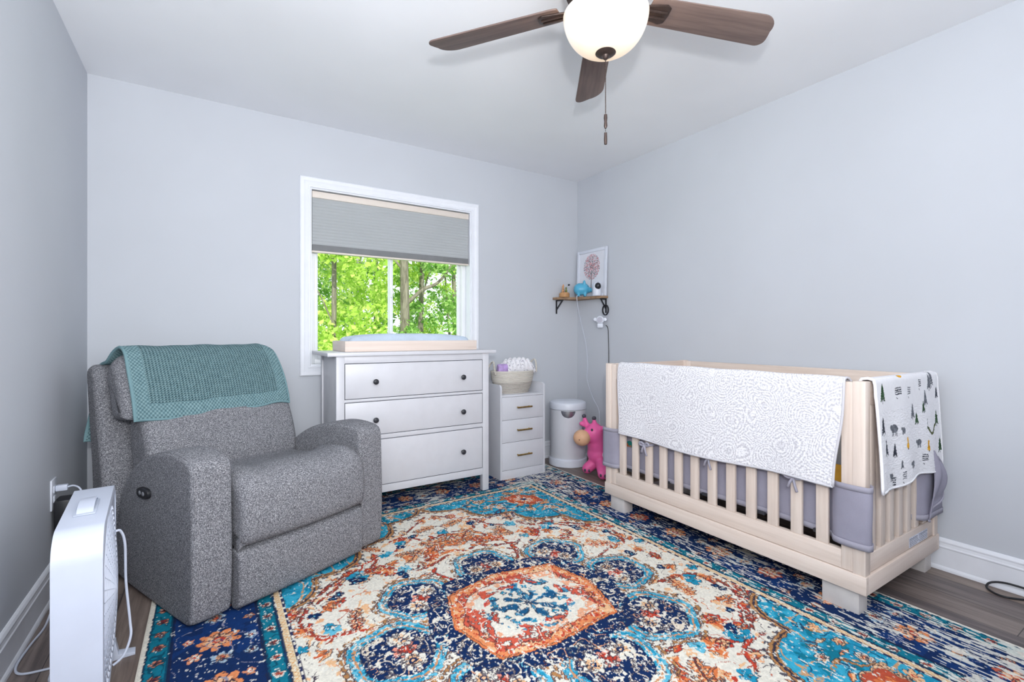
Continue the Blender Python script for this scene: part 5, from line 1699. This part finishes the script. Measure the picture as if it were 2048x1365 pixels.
rug = thing('area_rug', 'cream, navy and teal oriental medallion rug covering most of the wood floor', 'rug', (RCX, RCY, 0))
gX, gY, gcol = paint_rug()
me = grid_mesh('rug_pile', gX, gY, np.full_like(gX, RUGZ))
paint_attr(me, 'print', np_lin(gcol).reshape(-1, 3))
finish('rug_pile', me, printed('rug_print', 0.92, 420, 0.5, 0.09), rug, False)
MB().box(-RW / 2 - 0.004, RW / 2 + 0.004, -RL / 2 - 0.004, RL / 2 + 0.004, 0.0005, RUGZ - 0.0012, 0.0015).build('rug_binding', plain('cream_binding', (224, 218, 204), 0.9), rug)

# ================================================================== OUTSIDE THE WINDOW
struct(MB().box(-14, 26, YB + 0.6, 40, -3.3, -3.2, 0).build('ground_outside', plain('leafy_ground', (120, 160, 70), 0.9, var=0.3, scale=3), None, False))
def bark(name, a, b):
    N = Nodes(name)
    v = N.coord((1, 1, 0.18))
    f = N.noise(v, 22, 5, 0.65, 0.5)
    N.bsdf(N.ramp(f, [(0.35, a), (0.65, b)]), 0.9, 0, N.bump(f, 0.6, 0.02), 0.1)
    return N.m
M_BARK = [bark('grey_brown_bark', (96, 92, 82), (142, 138, 124)), bark('pale_bark', (150, 150, 142), (196, 194, 184))]
def leaf_mat(name, c1, c2, c3):
    N = Nodes(name)
    g = N.n('ShaderNodeNewGeometry')
    col = N.ramp(g.outputs['Random Per Island'], [(0.0, c1), (0.5, c2), (1.0, c3)])
    df = N.n('ShaderNodeBsdfDiffuse'); tl = N.n('ShaderNodeBsdfTranslucent')
    N.l(col, df.inputs['Color']); N.l(col, tl.inputs['Color'])
    mx = N.n('ShaderNodeMixShader'); mx.inputs[0].default_value = 0.45
    N.l(df.outputs[0], mx.inputs[1]); N.l(tl.outputs[0], mx.inputs[2]); N.l(mx.outputs[0], N.out.inputs['Surface'])
    return N.m
M_LEAF = [leaf_mat('bright_spring_leaves', (140, 186, 70), (186, 220, 100), (222, 238, 146)), leaf_mat('mid_green_leaves', (104, 156, 74), (150, 196, 104), (196, 224, 150))]
def leaf_cloud(name, clumps, n, size, mat, parent, seed):
    rs = np.random.RandomState(seed)
    cl = np.array([c for c, _ in clumps]); rr = np.array([r for _, r in clumps])
    k = rs.randint(0, len(clumps), n)
    dv = rs.normal(size=(n, 3)); dv /= np.linalg.norm(dv, axis=1)[:, None]
    p = cl[k] + dv * (rr[k] * rs.rand(n) ** 0.45)[:, None]
    a = rs.normal(size=(n, 3)); a /= np.linalg.norm(a, axis=1)[:, None]
    b = np.cross(a, rs.normal(size=(n, 3))); b /= np.linalg.norm(b, axis=1)[:, None]
    s = (size * (0.6 + 0.8 * rs.rand(n)))[:, None]
    vt = np.stack([p - a * s, p + b * s * 0.55, p + a * s, p - b * s * 0.55], 1).reshape(-1, 3)
    me = bpy.data.meshes.new(name)
    me.vertices.add(n * 4); me.vertices.foreach_set('co', vt.astype(np.float32).ravel())
    me.loops.add(n * 4); me.loops.foreach_set('vertex_index', np.arange(n * 4, dtype=np.int32))
    me.polygons.add(n); me.polygons.foreach_set('loop_start', np.arange(0, n * 4, 4, dtype=np.int32))
    me.update(calc_edges=True)
    return finish(name, me, mat, parent, False)
def tree(label, x, y, r, ht, lean_, bk, lf, branches, crowns, n, seed, size=0.06, low=None):
    t = thing('tree', label, 'tree', (x, y, -3.2), 0, 'trees outside the window')
    rg = random.Random(seed)
    tp = [(0, 0, 0), (lean_[0] * 0.3, 0, ht * 0.3), (lean_[0] * 0.55 + rg.uniform(-.06, .06), 0, ht * 0.6), (lean_[0], lean_[1], ht)]
    MB().tube(tp, lambda q: r * (1.25 - 0.7 * q), 12, smooth=6).build('trunk', M_BARK[bk], t, True, 0)
    if branches:
        for br in branches:
            MB().tube(br[1:], lambda q, b0=br[0]: b0 * (1 - 0.65 * q), 8, smooth=5).build('branch', M_BARK[bk], t, True, 0)
    leaf_cloud('foliage', crowns, n, size, M_LEAF[lf], t, seed)
    return t
def crown(cx, cy, z0, z1, rad, m, seed, cr=0.45):
    rg = random.Random(seed)
    return [((cx + rg.uniform(-rad, rad), cy + rg.uniform(-rad, rad), rg.uniform(z0, z1)), cr * rg.uniform(0.6, 1.3)) for _ in range(m)]
B0 = 3.2   # window-level height above the ground outside
tree('thick dark trunked tree with a rising side branch, seen through the right pane', 4.02, 11.05, 0.13, 9.5, (-0.15, 0.1), 0, 1,
     [(0.055, (-0.08, 0, B0 + 1.75), (0.35, -0.1, B0 + 2.15), (0.75, -0.1, B0 + 2.35), (1.15, -0.1, B0 + 2.85), (1.5, 0, B0 + 3.5)), (0.035, (-0.1, 0, B0 + 2.6), (-0.5, 0.1, B0 + 3.1), (-0.9, 0.2, B0 + 3.5))],
     crown(0.9, 0.4, B0 + 0.2, B0 + 5.5, 1.0, 40, 1, 0.32), 4600, 101)
tree('slim grey trunked tree just right of the thick trunk', 4.85, 12.6, 0.085, 9.5, (0.35, 0), 0, 0, [(0.03, (0.1, 0, B0 + 1.8), (0.35, 0.1, B0 + 2.6), (0.75, 0.2, B0 + 3.6))], crown(0.2, 0.8, B0, B0 + 5.5, 1.2, 36, 2, 0.35), 5200, 102)
tree('pale trunked tree at the left edge of the left pane', 1.98, 9.4, 0.055, 9.5, (-0.1, 0.1), 0, 0, [(0.02, (0, 0, B0 + 1.2), (-0.2, 0, B0 + 1.7), (-0.5, 0.1, B0 + 2.3))], crown(0.25, -0.1, B0 - 1.2, B0 + 5, 0.7, 36, 3, 0.30), 4000, 103)
tree('leafy yellow green tree filling the middle of the left pane', 3.0, 12.4, 0.07, 9.0, (0.2, 0.1), 1, 0, None, crown(0, 0, B0 - 1, B0 + 5, 1.15, 52, 4, 0.38), 7600, 104)
tree('thin trunked tree behind the middle sash bar of the window', 3.72, 14.6, 0.06, 9.0, (0.1, 0.1), 0, 1, None, crown(-0.2, 0.4, B0 - 1, B0 + 5.5, 1.3, 50, 5, 0.42), 7500, 105)
tree('tree with grey double trunk at the far right of the right pane', 6.9, 14.2, 0.09, 9.5, (-0.3, 0), 0, 1, [(0.06, (0, 0, B0 - 1.5), (-0.3, 0.1, B0 + 1.5), (-0.5, 0.2, B0 + 5))], crown(-0.2, 0.6, B0 - 1, B0 + 5.5, 1.4, 56, 6, 0.42), 8000, 106)
tree('far bushy tree closing the gap behind the thin trunks', 5.2, 17.5, 0.10, 9.5, (0, 0), 0, 1, None, crown(0, 0, B0 - 2, B0 + 6, 2.2, 60, 7, 0.55), 8000, 107, 0.075)
tree('far pale green tree behind the left pane', 2.9, 17.0, 0.10, 9.5, (0, 0), 1, 0, None, crown(0, 0, B0 - 2, B0 + 6, 2.0, 60, 8, 0.55), 8000, 108, 0.075)
def shrub(label, x, y, seed, h0, lf):
    t = thing('shrub', label, 'shrub', (x, y, -3.2), 0, 'shrubs outside the window')
    MB().tube([(0, 0, 0), (0.1, 0, h0 * 0.5), (0.05, 0.05, h0)], lambda q: 0.05 * (1 - 0.6 * q), 8, smooth=4).build('stem', M_BARK[0], t, True, 0)
    leaf_cloud('foliage', crown(0, 0, h0 - 1.5, h0 + 0.2, 0.75, 30, seed, 0.35), 4200, 0.06, M_LEAF[lf], t, seed)
shrub('low bright shrub at the lower left corner of the window', 1.75, 7.9, 201, B0 + 0.7, 0)
shrub('low green shrub below the thick trunked tree', 4.1, 9.6, 202, B0 + 0.75, 1)
shrub('low green shrub at the lower right corner of the window', 5.0, 10.4, 203, B0 + 0.75, 0)

# ================================================================== LIGHT
w = bpy.data.worlds.new('sky')
bpy.context.scene.world = w
w.use_nodes = True
bg = w.node_tree.nodes['Background']
bg.inputs['Color'].default_value = (0.93, 0.97, 1.0, 1)
bg.inputs['Strength'].default_value = 1.5

def lamp(name, kind, loc, energy, color=(1, 1, 1), rot=None, target=None, **kw):
    d = bpy.data.lights.new(name, kind)
    d.energy = energy; d.color = color
    for k, v in kw.items(): setattr(d, k, v)
    o = bpy.data.objects.new(name, d)
    C.objects.link(o); o.location = loc
    if target is not None:
        o.rotation_euler = (Vector(target) - Vector(loc)).to_track_quat('-Z', 'Y').to_euler()
    elif rot: o.rotation_euler = rot
    return o
lamp('sun', 'SUN', (0, -5, 10), 5.0, (1.0, 0.96, 0.86), target=(3.5, 9, 0), angle=0.02)
lamp('flash', 'AREA', (-0.02, -0.12, 1.36), 27, (0.985, 0.99, 1.0), target=(1.1, 1.5, 2.6), shape='DISK', size=0.09)
lamp('bounce_light', 'AREA', (0.10, -0.40, 1.5), 53, (0.985, 0.99, 1.0), target=(0.35, 0.75, 2.44), shape='RECTANGLE', size=1.1, size_y=0.9)
lamp('room_fill', 'AREA', (0.5, -1.05, 1.2), 6, (0.985, 0.99, 1.0), target=(0.6, 3.0, 1.0), shape='RECTANGLE', size=2.0, size_y=2.0)
lamp('left_fill', 'AREA', (0.85, -0.30, 1.35), 9, (0.985, 0.99, 1.0), target=(-0.545, 1.55, 1.35), shape='RECTANGLE', size=0.8, size_y=0.8)
lamp('fan_bulb', 'POINT', (FX, FY, H - 0.262), 5, (1.0, 0.72, 0.42), shadow_soft_size=0.05)

# ================================================================== CAMERA
cam = bpy.data.cameras.new('camera')
co = bpy.data.objects.new('camera', cam)
C.objects.link(co)
co.location = (0, 0, 1.063)
co.rotation_euler = (PI / 2, 0, -0.5654)
cam.sensor_width = 36.0
cam.lens = 952.6 / 2048 * 36.0
cam.shift_y = -(682.5 - 669.6) / 2048
cam.clip_start = 0.05
cam.clip_end = 200
bpy.context.scene.camera = co
vs_ = bpy.context.scene.view_settings
vs_.view_transform = 'Standard'
vs_.look = 'None'
vs_.exposure = 0.0
vs_.gamma = 1.0
